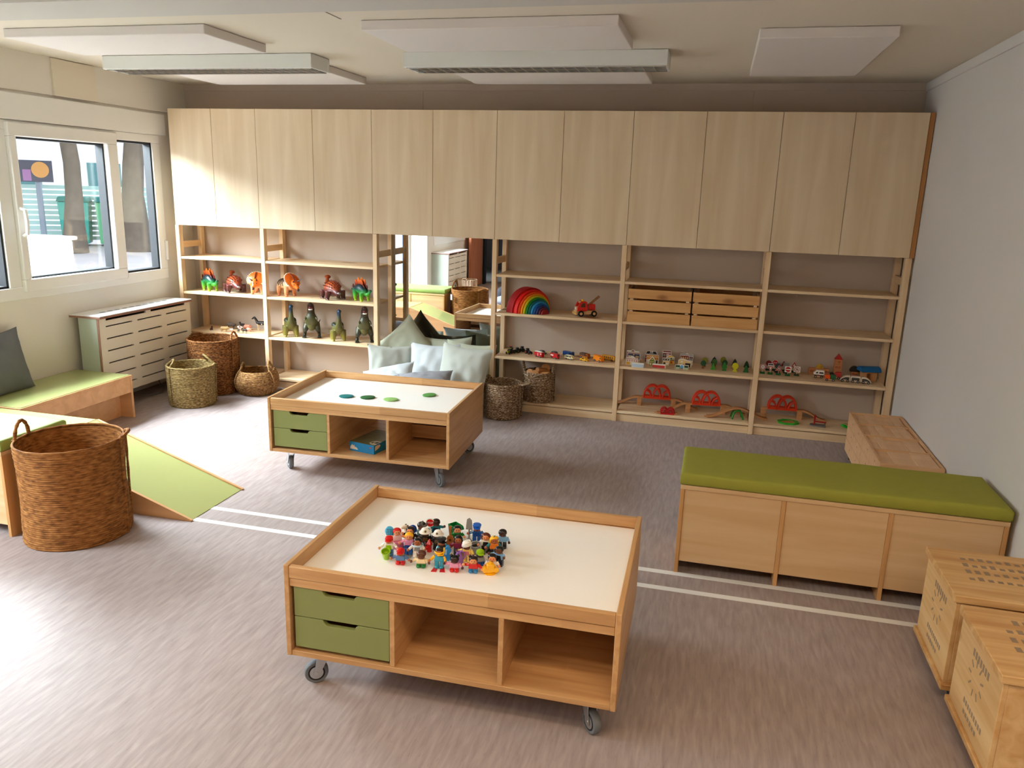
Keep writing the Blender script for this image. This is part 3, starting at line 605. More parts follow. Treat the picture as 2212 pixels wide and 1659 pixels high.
tg = MB().box(-0.0015, -0.014, 0, 0.0015, 0.014, 0.06).build('paper_tag', M_white, loc=(0.482, -2.345, 0.33), rz=2.15); tag(tg, 'white paper tag on the big tan basket, seen in the mirror', 'tag')
basket((-0.145, -4.90, 0), 0.125, 0.135, 0.26, 4, weave('ribbed_rattan', (150, 118, 92), (196, 168, 142), (224, 204, 182), 12, 0.4), 'pale ribbed basket seen in the mirror beside a radiator cover', ((1.6, 0.6, 0.03, 0),), wave=22, seam=False)
# wooden discs and logs in the shelf basket
M_log = wood('peeled_log', (206, 150, 92), (178, 120, 68), 'z', 8)
for i, (x, y, z, r, l, rot, lab) in enumerate(((-0.055, -0.045, 0.205, 0.026, 0.02, (1.15, 0, -0.3), 'round wooden slice at the left edge of the basket'), (-0.018, -0.058, 0.195, 0.033, 0.02, (1.05, 0.1, 0.0), 'large round wooden slice leaning at the front of the basket'),
        (0.022, 0.010, 0.212, 0.021, 0.10, (1.35, 0.2, -0.7), 'short thick log lying across the basket'), (0.036, 0.05, 0.222, 0.034, 0.03, (1.2, 0, 0.2), 'dark round wooden slice at the back of the basket'), (0.045, -0.03, 0.194, 0.020, 0.09, (1.4, 0, 1.1), 'short log pointing right in the basket'), (0.02, -0.062, 0.184, 0.028, 0.018, (0.7, 0.1, 0.2), 'flat wooden slice low at the basket front'))):
    m = MB().cyl((0, 0, -l/2), (0, 0, l/2), r, r*0.96, 18); o = m.build('wooden_slice' if l < 0.05 else 'wooden_log', M_log, bevel=0.002); o.location = (2.105+x, 0.088+y, 0.0755+z); o.rotation_euler = rot
    tag(o, lab, 'wood piece', 'wooden pieces in the shelf basket')

# ------------------------------------------------------------------ radiator covers
def radcover(loc, L, D, label, holes=True):
    """front faces +x; y runs along the wall"""
    t = thing('radiator_cover', label, 'radiator cover', loc, 0, 'slotted radiator covers'); z0, z1 = 0.112, 0.632
    M_rp = mat('cover_white', (224, 218, 204), 0.45); M_rt = mat('cover_top', (232, 234, 236), 0.25, spec=0.6); M_re = mat('cover_edge', (142, 104, 88), 0.6)
    p = MB(); ys = [(0.055, 0.30), (0.352, 0.598), (0.65, 0.875)]; ys = [(a*L/0.92, b*L/0.92) for a, b in ys]; rows = [0.575-0.081*i for i in range(6)]
    xa, xb = D-0.014, D
    tops = [(0.06*L/0.92, 0.44*L/0.92), (0.49*L/0.92, 0.86*L/0.92)]
    zz = z1-0.018; p.box(xa, 0, rows[0]+0.0045, xb, L, zz)
    for a, b in ((0, tops[0][0]), (tops[0][1], tops[1][0]), (tops[1][1], L)): p.box(xa, a, zz, xb, b, z1)
    for i, r in enumerate(rows):
        lo = rows[i+1]+0.0045 if i < 5 else z0
        p.box(xa, 0, lo, xb, L, r-0.0045)
        for a, b in ((0, ys[0][0]), (ys[0][1], ys[1][0]), (ys[1][1], ys[2][0]), (ys[2][1], L)): p.box(xa, a, r-0.0045, xb, b, r+0.0045)
    p.build('front_panel', M_rp, t, smooth=False)
    bx('edge', M_re, t, xa-0.004, -0.004, z0, xb-0.001, 0.0, z1)
    M_rs = mat('cover_side', (172, 182, 168), 0.5)
    bx('side_panel', M_rs, t, 0.06, 0.0, z0, xa-0.001, 0.014, z1); bx('side_panel', M_rs, t, 0.0, L-0.014, z0, xa-0.001, L, z1)
    tb = MB(); tb.box(0, -0.008, z1+0.0005, D+0.016, L+0.008, z1+0.0135); tb.k = 1; tb.box(0.001, -0.007, z1+0.0136, D+0.015, L+0.007, z1+0.0185)
    if holes:
        tb.k = 2  # dark discs laid on top stand in for the shade in open holes
        for i in range(10): 
            n0 = len(tb.v); tb.lathe([(0.024, 0), (0.024, 0.0003)], 18, flat=0.55); tb.xf(Matrix.Translation((D*0.55, L*(0.16+0.075*i), z1+0.0187)) @ Matrix.Rotation(PI/2, 4, 'Z'), n0)
    tb.build('top_board', [M_re, M_rt, mat('vent_shade', (120, 128, 132), 0.8)], t)
    bx('radiator', mat('inner_shade', (52, 54, 56), 0.6), t, 0.02, 0.05, 0.14, D-0.07, L-0.05, 0.58)  # dark inner block; the shade behind the slots is put into its colour
    return t
radcover((-0.797, -1.001, 0), 0.917, 0.222, 'white slotted radiator cover under the window in the corner')
radcover((-0.549, -5.36, 0), 0.84, 0.245, 'white slotted radiator cover seen in the mirror', False)
cd = MB().tube([(0, 0, 0.004), (0.05, 0.03, 0.004), (0.09, 0.10, 0.006), (0.05, 0.17, 0.02), (0.0, 0.2, 0.06), (-0.02, 0.2, 0.11)], 0.0035, 6).build('cable', M_gray, loc=(-0.68, -0.55, 0)); tag(cd, 'thin cable curling on the floor under the radiator cover', 'cable')

# ------------------------------------------------------------------ block carts and wine crates by the right wall
for ci, (y1, lab, lab2) in enumerate(((-0.292, 'farther', 'nearer the shelf'), (-0.772, 'nearer', 'half hidden behind the bench'))):
    y0 = y1-0.476; t = thing('block_cart', ('wooden building block cart on casters at the wall, nearer the shelf', 'wooden building block cart on casters, half hidden behind the bench')[ci], 'block cart', (4.098, y0, 0), 0, 'wooden block carts')
    wd, dp = 0.288, 0.476
    for k in range(3):
        z0 = 0.052+k*0.079; z1 = z0+0.0775
        f = MB(); f.box(0, 0, z0, wd, 0.012, z1); f.box(0, dp-0.012, z0, wd, dp, z1); f.box(0, 0.012, z0, 0.012, dp-0.012, z1); f.box(wd-0.012, 0.012, z0, wd, dp-0.012, z1); f.box(0.012, 0.012, z0, wd-0.012, dp-0.012, z0+0.006)
        for q in ((0.006, 0.12, 0.6), (0.006, 0.32, 0.55)): f.k = 1; f.cyl((-0.0005, q[1], z0+q[2]*0.0775), (0.001, q[1], z0+q[2]*0.0775), 0.0055, n=10); f.k = 0
        tr = f.build('tray', [M_blockd, mat('plug', (150, 98, 62), 0.6)], t, bevel=0.001)
        if k == 2: bx('rib', M_blockd, tr, 0.0125, dp/2-0.006, z0+0.0065, wd-0.0125, dp/2+0.006, z1)
    for px in (0.03, wd-0.03):
        for py in (0.04, dp-0.04): MB().cyl((px-0.008, py, 0.0245), (px+0.008, py, 0.0245), 0.024, n=16).build('caster', M_black, t)
    # the blocks lying in the top tray
    nb = 0
    for c in range(2):
        ya = y0+0.0135+c*(dp/2-0.0065)+(0.0 if c == 0 else 0.006); yb = ya+dp/2-0.0135-0.0065
        x = 4.098+0.0135; j = 0
        lay = [[0.04]*6+[0.018], [0.06, 0.06, 0.08, 0.055], [0.062, 0.1, 0.096], [0.04, 0.04, 0.1, 0.075]][(ci*2+c) % 4]
        for wdt in lay:
            cuts = (1, 2, 1, 2, 1, 1, 1)[j % 7]; ln = (yb-ya)/cuts
            for q in range(cuts):
                hgt = 0.060+0.004*((j*7+q*3+c) % 3)
                o = MB().box(0.0006, 0.0006, 0, wdt-0.0006, ln-0.0006, hgt).build('building_block', M_block, bevel=0.0012, loc=(x, ya+q*ln, 0.052+2*0.079+0.0065))
                tag(o, 'pale maple building block packed flat in a cart tray by the wall', 'building block', 'maple building blocks in the cart trays'); nb += 1
            x += wdt; j += 1
def winecrate(y0, y1, label):
    t = thing('wooden_crate', label, 'crate', (4.03, y0, 0), 0, 'printed wooden crates on casters'); W_, D_ = 0.352, y1-y0
    bx('base', M_cratex, t, 0.003, 0.0, 0.045, W_, D_, 0.064, bevel=0.002)
    b = MB(); a = 0.014
    b.box(0.010, a, 0.070, 0.024, D_-a, 0.338); b.box(W_-0.014, a, 0.070, W_, D_-a, 0.338); b.box(0.024, a, 0.070, W_-0.014, a+0.014, 0.338); b.box(0.024, D_-a-0.014, 0.070, W_-0.014, D_-a, 0.338); b.box(0.012, a+0.001, 0.0642, W_, D_-a-0.001, 0.0698)
    body = b.build('body', M_crate, t, bevel=0.0015)
    lid = bx('lid', M_cratex, t, 0.0, 0.004, 0.344, W_, D_-0.004, 0.368, bevel=0.002)
    hb = MB().box(0.015, a+0.02, 0.3382, 0.03, D_-a-0.02, 0.3438).build('hinge_strip', M_dark, t)
    pr = MB(); r = random.Random(int(-y0*100))
    # worn brand on the side facing the room: emblem, lettering-like strokes
    for k in range(9): 
        yy = D_*0.5+0.05*math.cos(k*2*PI/9); zz = 0.235+0.045*math.sin(k*2*PI/9); pr.cbox((0.0097, yy, zz), (0.0006, 0.022, 0.006), rx=k*2*PI/9)
    for k in range(7): pr.box(0.0094, D_*0.28+k*0.02, 0.285, 0.0100, D_*0.28+k*0.02+0.012, 0.307)
    for k in range(9): pr.box(0.0094, D_*0.24+k*0.018, 0.13, 0.0100, D_*0.24+k*0.018+0.011, 0.146)
    for k in range(6): pr.box(0.0094, D_*0.33+k*0.02, 0.10, 0.0100, D_*0.33+k*0.02+0.013, 0.113)
    pr.build('worn_print', M_ink, body, smooth=False)
    pl = MB()
    for row in range(4):
        for k in range(9):
            if r.random() < 0.85: x = 0.075+k*0.027+0.004*row; pl.box(x, D_*0.36+row*0.05, 0.3680, x+0.016, D_*0.36+row*0.05+0.026*r.uniform(0.5, 1), 0.3684)
    pl.build('worn_print', M_ink, lid, smooth=False)
    for px in (0.05, W_-0.04):
        for py in (0.035, D_-0.035): MB().cyl((px-0.009, py, 0.0225), (px+0.009, py, 0.0225), 0.0222, n=16).build('caster', M_black, t)
winecrate(-2.768, -2.405, 'printed wooden crate on casters standing next to the green bench')
winecrate(-3.190, -2.815, 'printed wooden crate on casters at the lower right, nearest the viewer')
# ------------------------------------------------------------------ toy dinosaurs
def V(*a): return Vector(a)
def curve(pts, n=24):
    """Catmull-Rom through (x,y,z,r) points"""
    P = [Vector(p) for p in pts]; P = [P[0]*2-P[1]]+P+[P[-1]*2-P[-2]]; out = []
    m = len(P)-3
    for k in range(n+1):
        u = k/n*m; i = min(int(u), m-1); t = u-i; a, b, c, d = P[i], P[i+1], P[i+2], P[i+3]
        out.append(0.5*((2*b)+(c-a)*t+(2*a-5*b+4*c-d)*t*t+(3*b-a-3*c+d)*t**3))
    return out
def limb(mb, pts, n=16, seg=14, flat=1.0):
    c = curve(pts, n); mb.tube([p[:3] for p in c], [max(0.0008, p[3]) for p in c], seg, flat=flat)
Vector4 = Vector
def leg(mb, x, y, z, r0, r1, foot, out=0.0, fwd=0.0):
    limb(mb, [(x, y, z, r0), (x+fwd*0.5, y*(1+out*0.5), z*0.55, (r0+r1)*0.5), (x+fwd*0.2, y*(1+out), z*0.18, r1)], 8)
    mb.ell((x+fwd*0.2+foot*0.25, y*(1+out), foot*0.42), (foot, foot*0.8, foot*0.45), 12, 8)
PROT = {}
def proto(key, fn):
    """build a toy once, later calls copy it with its parts"""
    def make(name, label, cat, loc, rz, group=None, s=1.0):
        if key not in PROT: PROT[key] = o = thing(name, label, cat, (0, 0, 0), 0, group); fn(o)
        else: o = copy_tree(PROT[key]); o['label'] = label
        o.location = loc; o.rotation_euler = (0, 0, rz); o.scale = (s, s, s)
        return o
    return make
def paint_dino(name, lo, hi, stops, axis='Z', nz=0.25, ns=22): return zpaint(name, stops, axis, 0.4, nz, ns, lo, hi)
def f_stego(t):
    b = MB(); limb(b, [(-0.120, 0, 0.075, 0.004), (-0.085, 0, 0.072, 0.014), (-0.045, 0, 0.082, 0.030), (0, 0, 0.086, 0.037), (0.035, 0, 0.070, 0.030), (0.060, 0, 0.052, 0.016), (0.082, 0, 0.060, 0.010), (0.100, 0, 0.078, 0.011), (0.112, 0, 0.080, 0.007)], 30)
    for x, z, r in ((-0.035, 0.075, 0.021), (0.036, 0.060, 0.017)):
        for s in (-1, 1): leg(b, x, s*0.028, z, r, 0.010, 0.013, 0.1)
    b.build('body', paint_dino('paint_stego', 0, 0.13, [(0.15, (168, 196, 24)), (0.48, (60, 160, 44)), (0.68, (20, 112, 60)), (0.82, (16, 46, 52)), (1.0, (12, 34, 44))]), t, mods=remesh(0.0028))
    M_pl = zpaint('paint_plate', [(0.0, (40, 20, 24)), (0.35, (120, 30, 16)), (0.7, (216, 92, 24)), (1.0, (232, 140, 50))], 'Z', 0.4, 0.1, 40, 0.09, 0.17)
    for k, (x, h, z) in enumerate(((-0.075, 0.030, 0.085), (-0.045, 0.042, 0.105), (-0.012, 0.052, 0.114), (0.018, 0.046, 0.108), (0.042, 0.030, 0.088))):
        for s in (-1, 1):
            p = MB(); n0 = 0; w = h*0.42; p.prism([(x-w*0.5, z), (x-w, z+h*0.45), (x-w*0.3+s*0.004, z+h), (x+w*0.15+s*0.004, z+h*0.98), (x+w, z+h*0.4), (x+w*0.5, z)], 'y', -0.003, 0.003)
            p.xf(Matrix.Translation((s*0.005, s*0.010, 0)) @ Matrix.Rotation(-s*0.22, 4, 'X') if False else Matrix.Translation((s*0.006, s*0.008, 0))); p.build('back_plate', M_pl, t, bevel=0.0012)
    e = MB(); 
    for s in (-1, 1): e.ell((0.104, s*0.009, 0.083), 0.0025, 8, 6)
    e.build('eyes', M_black, t)
def f_anky(t):
    b = MB(); limb(b, [(-0.150, 0.03, 0.130, 0.008), (-0.130, 0.02, 0.118, 0.012), (-0.090, 0, 0.085, 0.018), (-0.050, 0, 0.070, 0.042), (0, 0, 0.070, 0.054), (0.045, 0, 0.062, 0.045), (0.075, 0, 0.052, 0.030), (0.098, 0, 0.046, 0.022), (0.112, 0, 0.044, 0.014)], 30, 16)
    b.ell((-0.155, 0.033, 0.134), (0.022, 0.022, 0.014), 14, 10)
    for x in (-0.042, 0.048):
        for s in (-1, 1): leg(b, x, s*0.050, 0.060, 0.023, 0.014, 0.018, 0.18)
    b.build('body', paint_dino('paint_anky', 0, 0.13, [(0.3, (72, 30, 30)), (0.62, (96, 40, 34)), (0.76, (156, 70, 34)), (1.0, (176, 80, 36))]), t, mods=remesh(0.003))
    sp = MB()
    for i in range(7):
        for j in range(7):
            x = -0.055+0.020*i+(0.01 if j % 2 else 0); ph = -1.15+2.3*j/6; R_ = 0.053*math.sqrt(max(0.05, 1-((x+0.0)/0.085)**2))
            y, z = R_*math.sin(ph), 0.070+R_*math.cos(ph); d = V(0.1, math.sin(ph), math.cos(ph)).normalized(); sp.tube([V(x, y, z)-d*0.004, V(x, y, z)+d*0.011], [0.0048, 0.0006], 7)
    sp.build('shell_spikes', mat('paint_spike', (120, 48, 30), 0.4), t)
    nb = MB().ell((0.113, 0, 0.050), (0.010, 0.013, 0.008), 12, 8).build('snout_plate', mat('paint_silver', (150, 146, 146), 0.35, 0.4), t)
    cl = MB()
    for x in (-0.042, 0.048):
        for s in (-1, 1):
            for q in (-0.007, 0, 0.007): cl.ell((x+0.0185, s*0.059+q, 0.005), (0.004, 0.0026, 0.003), 8, 6)
    cl.build('claws', mat('paint_claw', (200, 190, 176), 0.4), t)
def f_tri(t):
    b = MB(); limb(b, [(-0.125, 0, 0.040, 0.005), (-0.100, 0, 0.062, 0.015), (-0.060, 0, 0.085, 0.036), (-0.010, 0, 0.088, 0.043), (0.035, 0, 0.080, 0.036), (0.065, 0, 0.082, 0.026)], 26, 16)
    for x in (-0.055, 0.032):
        for s in (-1, 1): leg(b, x, s*0.030, 0.075, 0.021, 0.012, 0.015, 0.25)
    b.build('body', paint_dino('paint_tri', 0, 0.135, [(0.1, (216, 128, 66)), (0.45, (226, 160, 110)), (0.78, (196, 160, 116)), (0.92, (110, 84, 62)), (1.0, (66, 46, 36))]), t, mods=remesh(0.003))
    st = MB()
    for x0 in (-0.06, -0.035, -0.008):
        for s in (-1, 1): st.tube([(x0+0.012, s*0.030, 0.118), (x0+0.004, s*0.042, 0.098), (x0+0.012, s*0.0415, 0.078)], 0.0032, 6)
    st.build('stripes', mat('paint_stripe', (84, 58, 42), 0.5), t)
    M_o = paint_dino('paint_frill', -0.02, 0.16, [(0.2, (234, 126, 34)), (0.8, (228, 112, 26)), (1.0, (222, 100, 22))])
    h = MB(); limb(h, [(0.060, 0, 0.100, 0.030), (0.085, 0, 0.092, 0.030), (0.108, 0, 0.078, 0.019), (0.126, 0, 0.062, 0.011)], 14, 14)
    n0 = len(h.v); h.lathe([(0.058, -0.004), (0.064, 0), (0.056, 0.006), (0.030, 0.014), (0.002, 0.018)], 28); h.xf(Matrix.Translation((0.062, 0, 0.118)) @ Matrix.Rotation(0.95, 4, 'Y'), n0)
    hd = h.build('head', M_o, t, mods=remesh(0.0028, 1))
    fr = MB()
    for k in range(22):
        th = -2.2+4.4*k/21; p = Matrix.Translation((0.062, 0, 0.118)) @ Matrix.Rotation(0.95, 4, 'Y') @ V(-0.063*math.cos(th), 0.063*math.sin(th), 0.0); fr.ell(p, 0.0052, 8, 6)
    fr.build('frill_studs', mat('paint_cream', (240, 220, 186), 0.4), hd)
    dk = mat('paint_dkbrown', (62, 34, 28), 0.4); hn = MB()
    for s in (-1, 1): hn.tube([(0.094, s*0.017, 0.112), (0.112, s*0.022, 0.120), (0.134, s*0.026, 0.134)], [0.0058, 0.0040, 0.0008], 8); hn.ell((0.106, s*0.0185, 0.092), 0.0042, 8, 6)
    hn.tube([(0.112, 0, 0.088), (0.122, 0, 0.100)], [0.006, 0.001], 8); hn.build('horns', dk, hd)
    bk = MB().ell((0.127, 0, 0.054), (0.010, 0.009, 0.011), 10, 8).build('beak', dk, hd)
    sr = MB().tube([(0.085, 0, 0.125), (0.066, 0, 0.150), (0.042, 0, 0.166)], 0.0048, 7).build('frill_stripe', mat('paint_rust', (120, 52, 24), 0.5), hd)
def f_brach(t):
    b = MB(); limb(b, [(-0.130, 0.03, 0.030, 0.004), (-0.100, 0.015, 0.050, 0.012), (-0.060, 0, 0.085, 0.034), (-0.015, 0, 0.096, 0.047), (0.025, 0, 0.098, 0.042), (0.050, 0, 0.125, 0.026), (0.056, 0, 0.170, 0.018), (0.056, 0, 0.210, 0.0145), (0.064, 0, 0.236, 0.017), (0.086, 0, 0.228, 0.011)], 36, 16)
    for x, z, r in ((-0.050, 0.075, 0.024), (0.030, 0.085, 0.023)):
        for s in (-1, 1): leg(b, x, s*0.034, z, r, 0.015, 0.016, 0.22)
    b.build('body', paint_dino('paint_brach', 0, 0.26, [(0.10, (150, 140, 40)), (0.32, (112, 104, 40)), (0.55, (88, 84, 40)), (0.80, (84, 80, 44)), (0.92, (38, 58, 72)), (1.0, (30, 54, 76))]), t, mods=remesh(0.0032))
    e = MB()
    for s in (-1, 1): e.ell((0.072, s*0.0145, 0.240), 0.0032, 8, 6)
    e.build('eyes', M_black, t)
    bl = MB()
    for s in (-1, 1): bl.ell((-0.02, s*0.026, 0.118), (0.048, 0.020, 0.022), 14, 10)
    bl.build('back_patch', mat('paint_teal_patch', (44, 54, 44), 0.45), t)
def f_rex(t):
    b = MB(); limb(b, [(-0.150, 0.055, 0.115, 0.003), (-0.125, 0.04, 0.090, 0.007), (-0.090, 0.02, 0.075, 0.016), (-0.045, 0, 0.085, 0.034), (0.0, 0, 0.115, 0.045), (0.028, 0, 0.155, 0.042), (0.035, 0, 0.195, 0.028), (0.040, 0, 0.222, 0.027)], 32, 16)
    limb(b, [(0.030, 0, 0.222, 0.026), (0.052, 0, 0.247, 0.025), (0.075, 0, 0.262, 0.017), (0.088, 0, 0.264, 0.010)], 12, 14)
    limb(b, [(0.040, 0, 0.212, 0.022), (0.070, 0, 0.218, 0.014), (0.084, 0, 0.222, 0.008)], 8, 12)
    for s in (-1, 1):
        limb(b, [(-0.010, s*0.030, 0.105, 0.030), (0.016, s*0.046, 0.066, 0.020), (-0.010, s*0.052, 0.034, 0.012), (0.004, s*0.055, 0.010, 0.012)], 12)
        for q in (-0.35, 0.0, 0.35): limb(b, [(0.0, s*0.055, 0.010, 0.010), (0.036*math.cos(q), s*0.055+0.036*math.sin(q), 0.006, 0.006)], 4, 8)
        limb(b, [(0.042, s*0.034, 0.165, 0.010), (0.064, s*0.044, 0.150, 0.006), (0.076, s*0.042, 0.142, 0.004)], 6, 8)
    b.build('body', paint_dino('paint_rex', 0, 0.27, [(0.10, (26, 26, 20)), (0.35, (44, 44, 30)), (0.62, (82, 80, 44)), (0.82, (54, 54, 36)), (1.0, (46, 26, 24))]), t, mods=remesh(0.0032))
    MB().ell((0.0725, 0, 0.238), (0.018, 0.0155, 0.013), 14, 10, rot=(0, -0.3, 0)).build('mouth', mat('paint_mouth', (84, 22, 24), 0.35), t)
    th = MB()
    for k in range(11): 
        a = -1.3+2.6*k/10; th.tube([(0.066+0.019*math.cos(a), 0.0135*math.sin(a), 0.222), (0.067+0.019*math.cos(a), 0.0135*math.sin(a), 0.231)], [0.0028, 0.0008], 6)
    th.build('teeth', mat('paint_teeth', (236, 232, 220), 0.3), t)
    MB().ell((0.014, 0, 0.100), (0.036, 0.034, 0.046), 16, 12).build('belly', mat('paint_belly', (92, 88, 48), 0.45), t)
stego, anky, tric, brach, rex = (proto(k, f) for k, f in (('stego', f_stego), ('anky', f_anky), ('tri', f_tri), ('brach', f_brach), ('rex', f_rex)))
G = 'plastic dinosaurs on the shelves'; N = 'toy_dinosaur'; D = 'toy dinosaur'
zA, zB = 0.6932, 0.3872
stego(N, 'green plated toy stegosaurus at the left end of its shelf', D, (-0.530, 0.118, zA), -0.45, G, 1.04)
anky(N, 'brown spiky toy ankylosaurus between the stegosaurus and the orange triceratops', D, (-0.325, 0.130, zA), -0.70, G, 1.02)
tric(N, 'orange horned toy triceratops facing forward beside the shelf post', D, (-0.112, 0.125, zA), -1.32, G, 1.0)
tric(N, 'orange and tan toy triceratops walking right, fourth dinosaur along the upper shelf', D, (0.135, 0.118, zA), -0.40, G, 1.02)
anky(N, 'brown spiky toy ankylosaurus alone in the middle of the upper dinosaur shelf', D, (0.505, 0.122, zA), -0.70, G, 1.08)
stego(N, 'green plated toy stegosaurus beside the right shelf post', D, (0.742, 0.118, zA), -0.50, G, 1.04)
brach(N, 'long necked toy dinosaur with a blue head at the left of the lower shelf', D, (0.155, 0.110, zB), -0.95, G, 1.0)
rex(N, 'roaring dark toy tyrannosaur between the two long necked dinosaurs', D, (0.325, 0.125, zB), -1.15, G, 1.0)
brach(N, 'long necked toy dinosaur between the two roaring tyrannosaurs', D, (0.555, 0.100, zB), -0.95, G, 0.96)
rex(N, 'roaring dark toy tyrannosaur at the right end, beside the shelf post', D, (0.765, 0.105, zB), -1.05, G, 1.0)

# ------------------------------------------------------------------ small animals
def quad(name, label, loc, rz, L, H, m, m2=None, neck=(0.5, 0.55), rb=0.22, ears=True, spots=None, legm=None, sit=False, tail=0.35):
    """H shoulder height, neck=(forward, up) as shares of L and H"""
    t = thing(name, label, 'toy animal', loc, rz, 'small toy animals'); b = MB(); zb = H*0.72; r = L*rb
    if sit:
        limb(b, [(-L*0.3, 0, r*0.9, r*0.9), (-L*0.05, 0, zb*0.6, r*0.85), (L*0.1, 0, zb, r*0.65), (L*0.15, 0, zb*1.3, r*0.6), (L*0.42, 0, zb*1.28, r*0.38)], 16, 12)
        for s in (-1, 1): limb(b, [(L*0.08, s*r*0.5, zb*0.8, r*0.35), (L*0.14, s*r*0.5, r*0.3, r*0.28)], 5, 8); limb(b, [(-L*0.25, s*r*0.8, r*0.6, r*0.5), (L*0.05, s*r*0.9, r*0.25, r*0.25)], 5, 8)
        hx, hz = L*0.15, zb*1.3
    else:
        hx, hz = L*0.38+L*neck[0]*0.5, zb+H*neck[1]
        limb(b, [(-L*0.46, 0, zb, r*0.5), (-L*0.36, 0, zb, r*0.9), (0, 0, zb*0.97, r), (L*0.30, 0, zb, r*0.88), (L*0.40, 0, zb+(hz-zb)*0.4, r*0.60), (hx-L*0.04, 0, hz-0.004*0, r*0.5), (hx+L*0.10, 0, hz-H*0.06, r*0.36), (hx+L*0.2, 0, hz-H*0.13, r*0.26)], 26, 12)
        lm = MB() if legm else b
        for x in (-L*0.34, L*0.28):
            for s in (-1, 1): limb(lm, [(x, s*r*0.45, zb*0.9, r*0.42), (x-L*0.03, s*r*0.5, zb*0.45, r*0.2), (x, s*r*0.5, r*0.16, r*0.2)], 8, 8)
        if legm: lm.build('legs', legm, t, mods=remesh(max(0.0007, L*0.016), 1))
    if tail: limb(b, [(-L*0.45, 0, zb*1.02, r*0.25), (-L*0.55, 0, zb*0.8, r*0.2), (-L*0.56, 0, zb*(1-tail), r*0.1)], 6, 6)
    if ears:
        for s in (-1, 1): limb(b, [(hx, s*r*0.25, hz+r*0.3, r*0.16), (hx-L*0.02, s*r*0.42, hz+r*0.75, r*0.05)], 4, 6)
    b.build('body', m, t, mods=remesh(max(0.0007, L*0.016), 1))
    if spots:
        q = MB()
        for (x, y, z, rr) in spots: q.ell((x*L, y*r, zb+z*r), (rr*L, rr*L*0.8, rr*L*0.8), 10, 8)
        q.build('patches', m2, t)
    return t
zC_ = 0.3872
cb = mat('coat_brown', (74, 46, 34), 0.5); cg = mat('coat_grey_brown', (84, 70, 60), 0.6); cw = mat('coat_white', (226, 212, 206), 0.5); cp = mat('coat_pink', (214, 142, 116), 0.5); ck = mat('coat_black', (30, 22, 20), 0.45); cs = mat('coat_sand', (196, 158, 106), 0.7, bump=0.5, bscale=600)
quad('toy_bear', 'small brown sitting toy animal at the left of the animal shelf', (-0.520, 0.088, zC_), -0.35, 0.036, 0.032, cb, sit=True, rb=0.26, tail=0)
quad('toy_sheep', 'sand coloured toy sheep at the front of the animal shelf', (-0.388, 0.062, zC_), 0.0, 0.062, 0.042, cs, neck=(0.15, 0.20), rb=0.22)
quad('toy_donkey', 'grey brown toy donkey with upright ears behind the sheep', (-0.412, 0.190, zC_), 0.1, 0.070, 0.050, cg, neck=(-1.1, 0.25), rb=0.20)
quad('toy_lamb', 'small white toy lamb just right of the toy sheep', (-0.343, 0.085, zC_), -0.3, 0.034, 0.026, cw, neck=(0.2, 0.2), rb=0.24)
quad('toy_cow', 'white toy pig with dark patches in the animal group', (-0.318, 0.165, zC_), -0.2, 0.052, 0.034, mat('coat_palepink', (232, 196, 188), 0.5), ck, neck=(0.1, 0.0), rb=0.26, spots=((-0.1, 0.75, 0.5, 0.12), (0.2, -0.8, 0.4, 0.10), (0.1, -0.7, 0.6, 0.09)))
quad('toy_pig', 'large pink toy pig behind the small pale pig', (-0.276, 0.205, zC_), 0.1, 0.060, 0.042, cp, neck=(0.05, 0.05), rb=0.26)
quad('toy_pig', 'small pale pink toy pig at the right of the pig group', (-0.232, 0.150, zC_), -0.2, 0.042, 0.028, mat('coat_rose', (228, 166, 146), 0.5), neck=(0.05, 0.0), rb=0.27)
quad('toy_dog', 'black toy dog at the front edge of the animal shelf', (-0.213, 0.062, zC_), 2.9, 0.052, 0.040, ck, neck=(0.1, 0.25), rb=0.15)
quad('toy_dog', 'dark green grey toy dog standing beside the black one', (-0.262, 0.055, zC_), 2.4, 0.042, 0.038, mat('coat_slate', (52, 56, 50), 0.5), cw, neck=(0.1, 0.3), rb=0.17, spots=((-0.2, -0.5, -0.3, 0.12),))
quad('toy_cat', 'dark toy cat with upright ears behind the pigs', (-0.360, 0.262, zC_), 3.0, 0.052, 0.042, mat('coat_dkbrown', (58, 44, 38), 0.5), neck=(0.1, 0.35), rb=0.18)
quad('toy_horse', 'black toy horse with white legs beside the shelf post', (-0.160, 0.215, zC_), 3.12, 0.105, 0.088, ck, mat('coat_cream', (220, 196, 164), 0.5), neck=(0.42, 0.42), rb=0.155, legm=mat('coat_cream', (220, 196, 164), 0.5), spots=((0.18, -0.85, -0.55, 0.055), (-0.12, -0.85, -0.5, 0.06), (-0.12, 0.85, -0.5, 0.06)), tail=0.6)

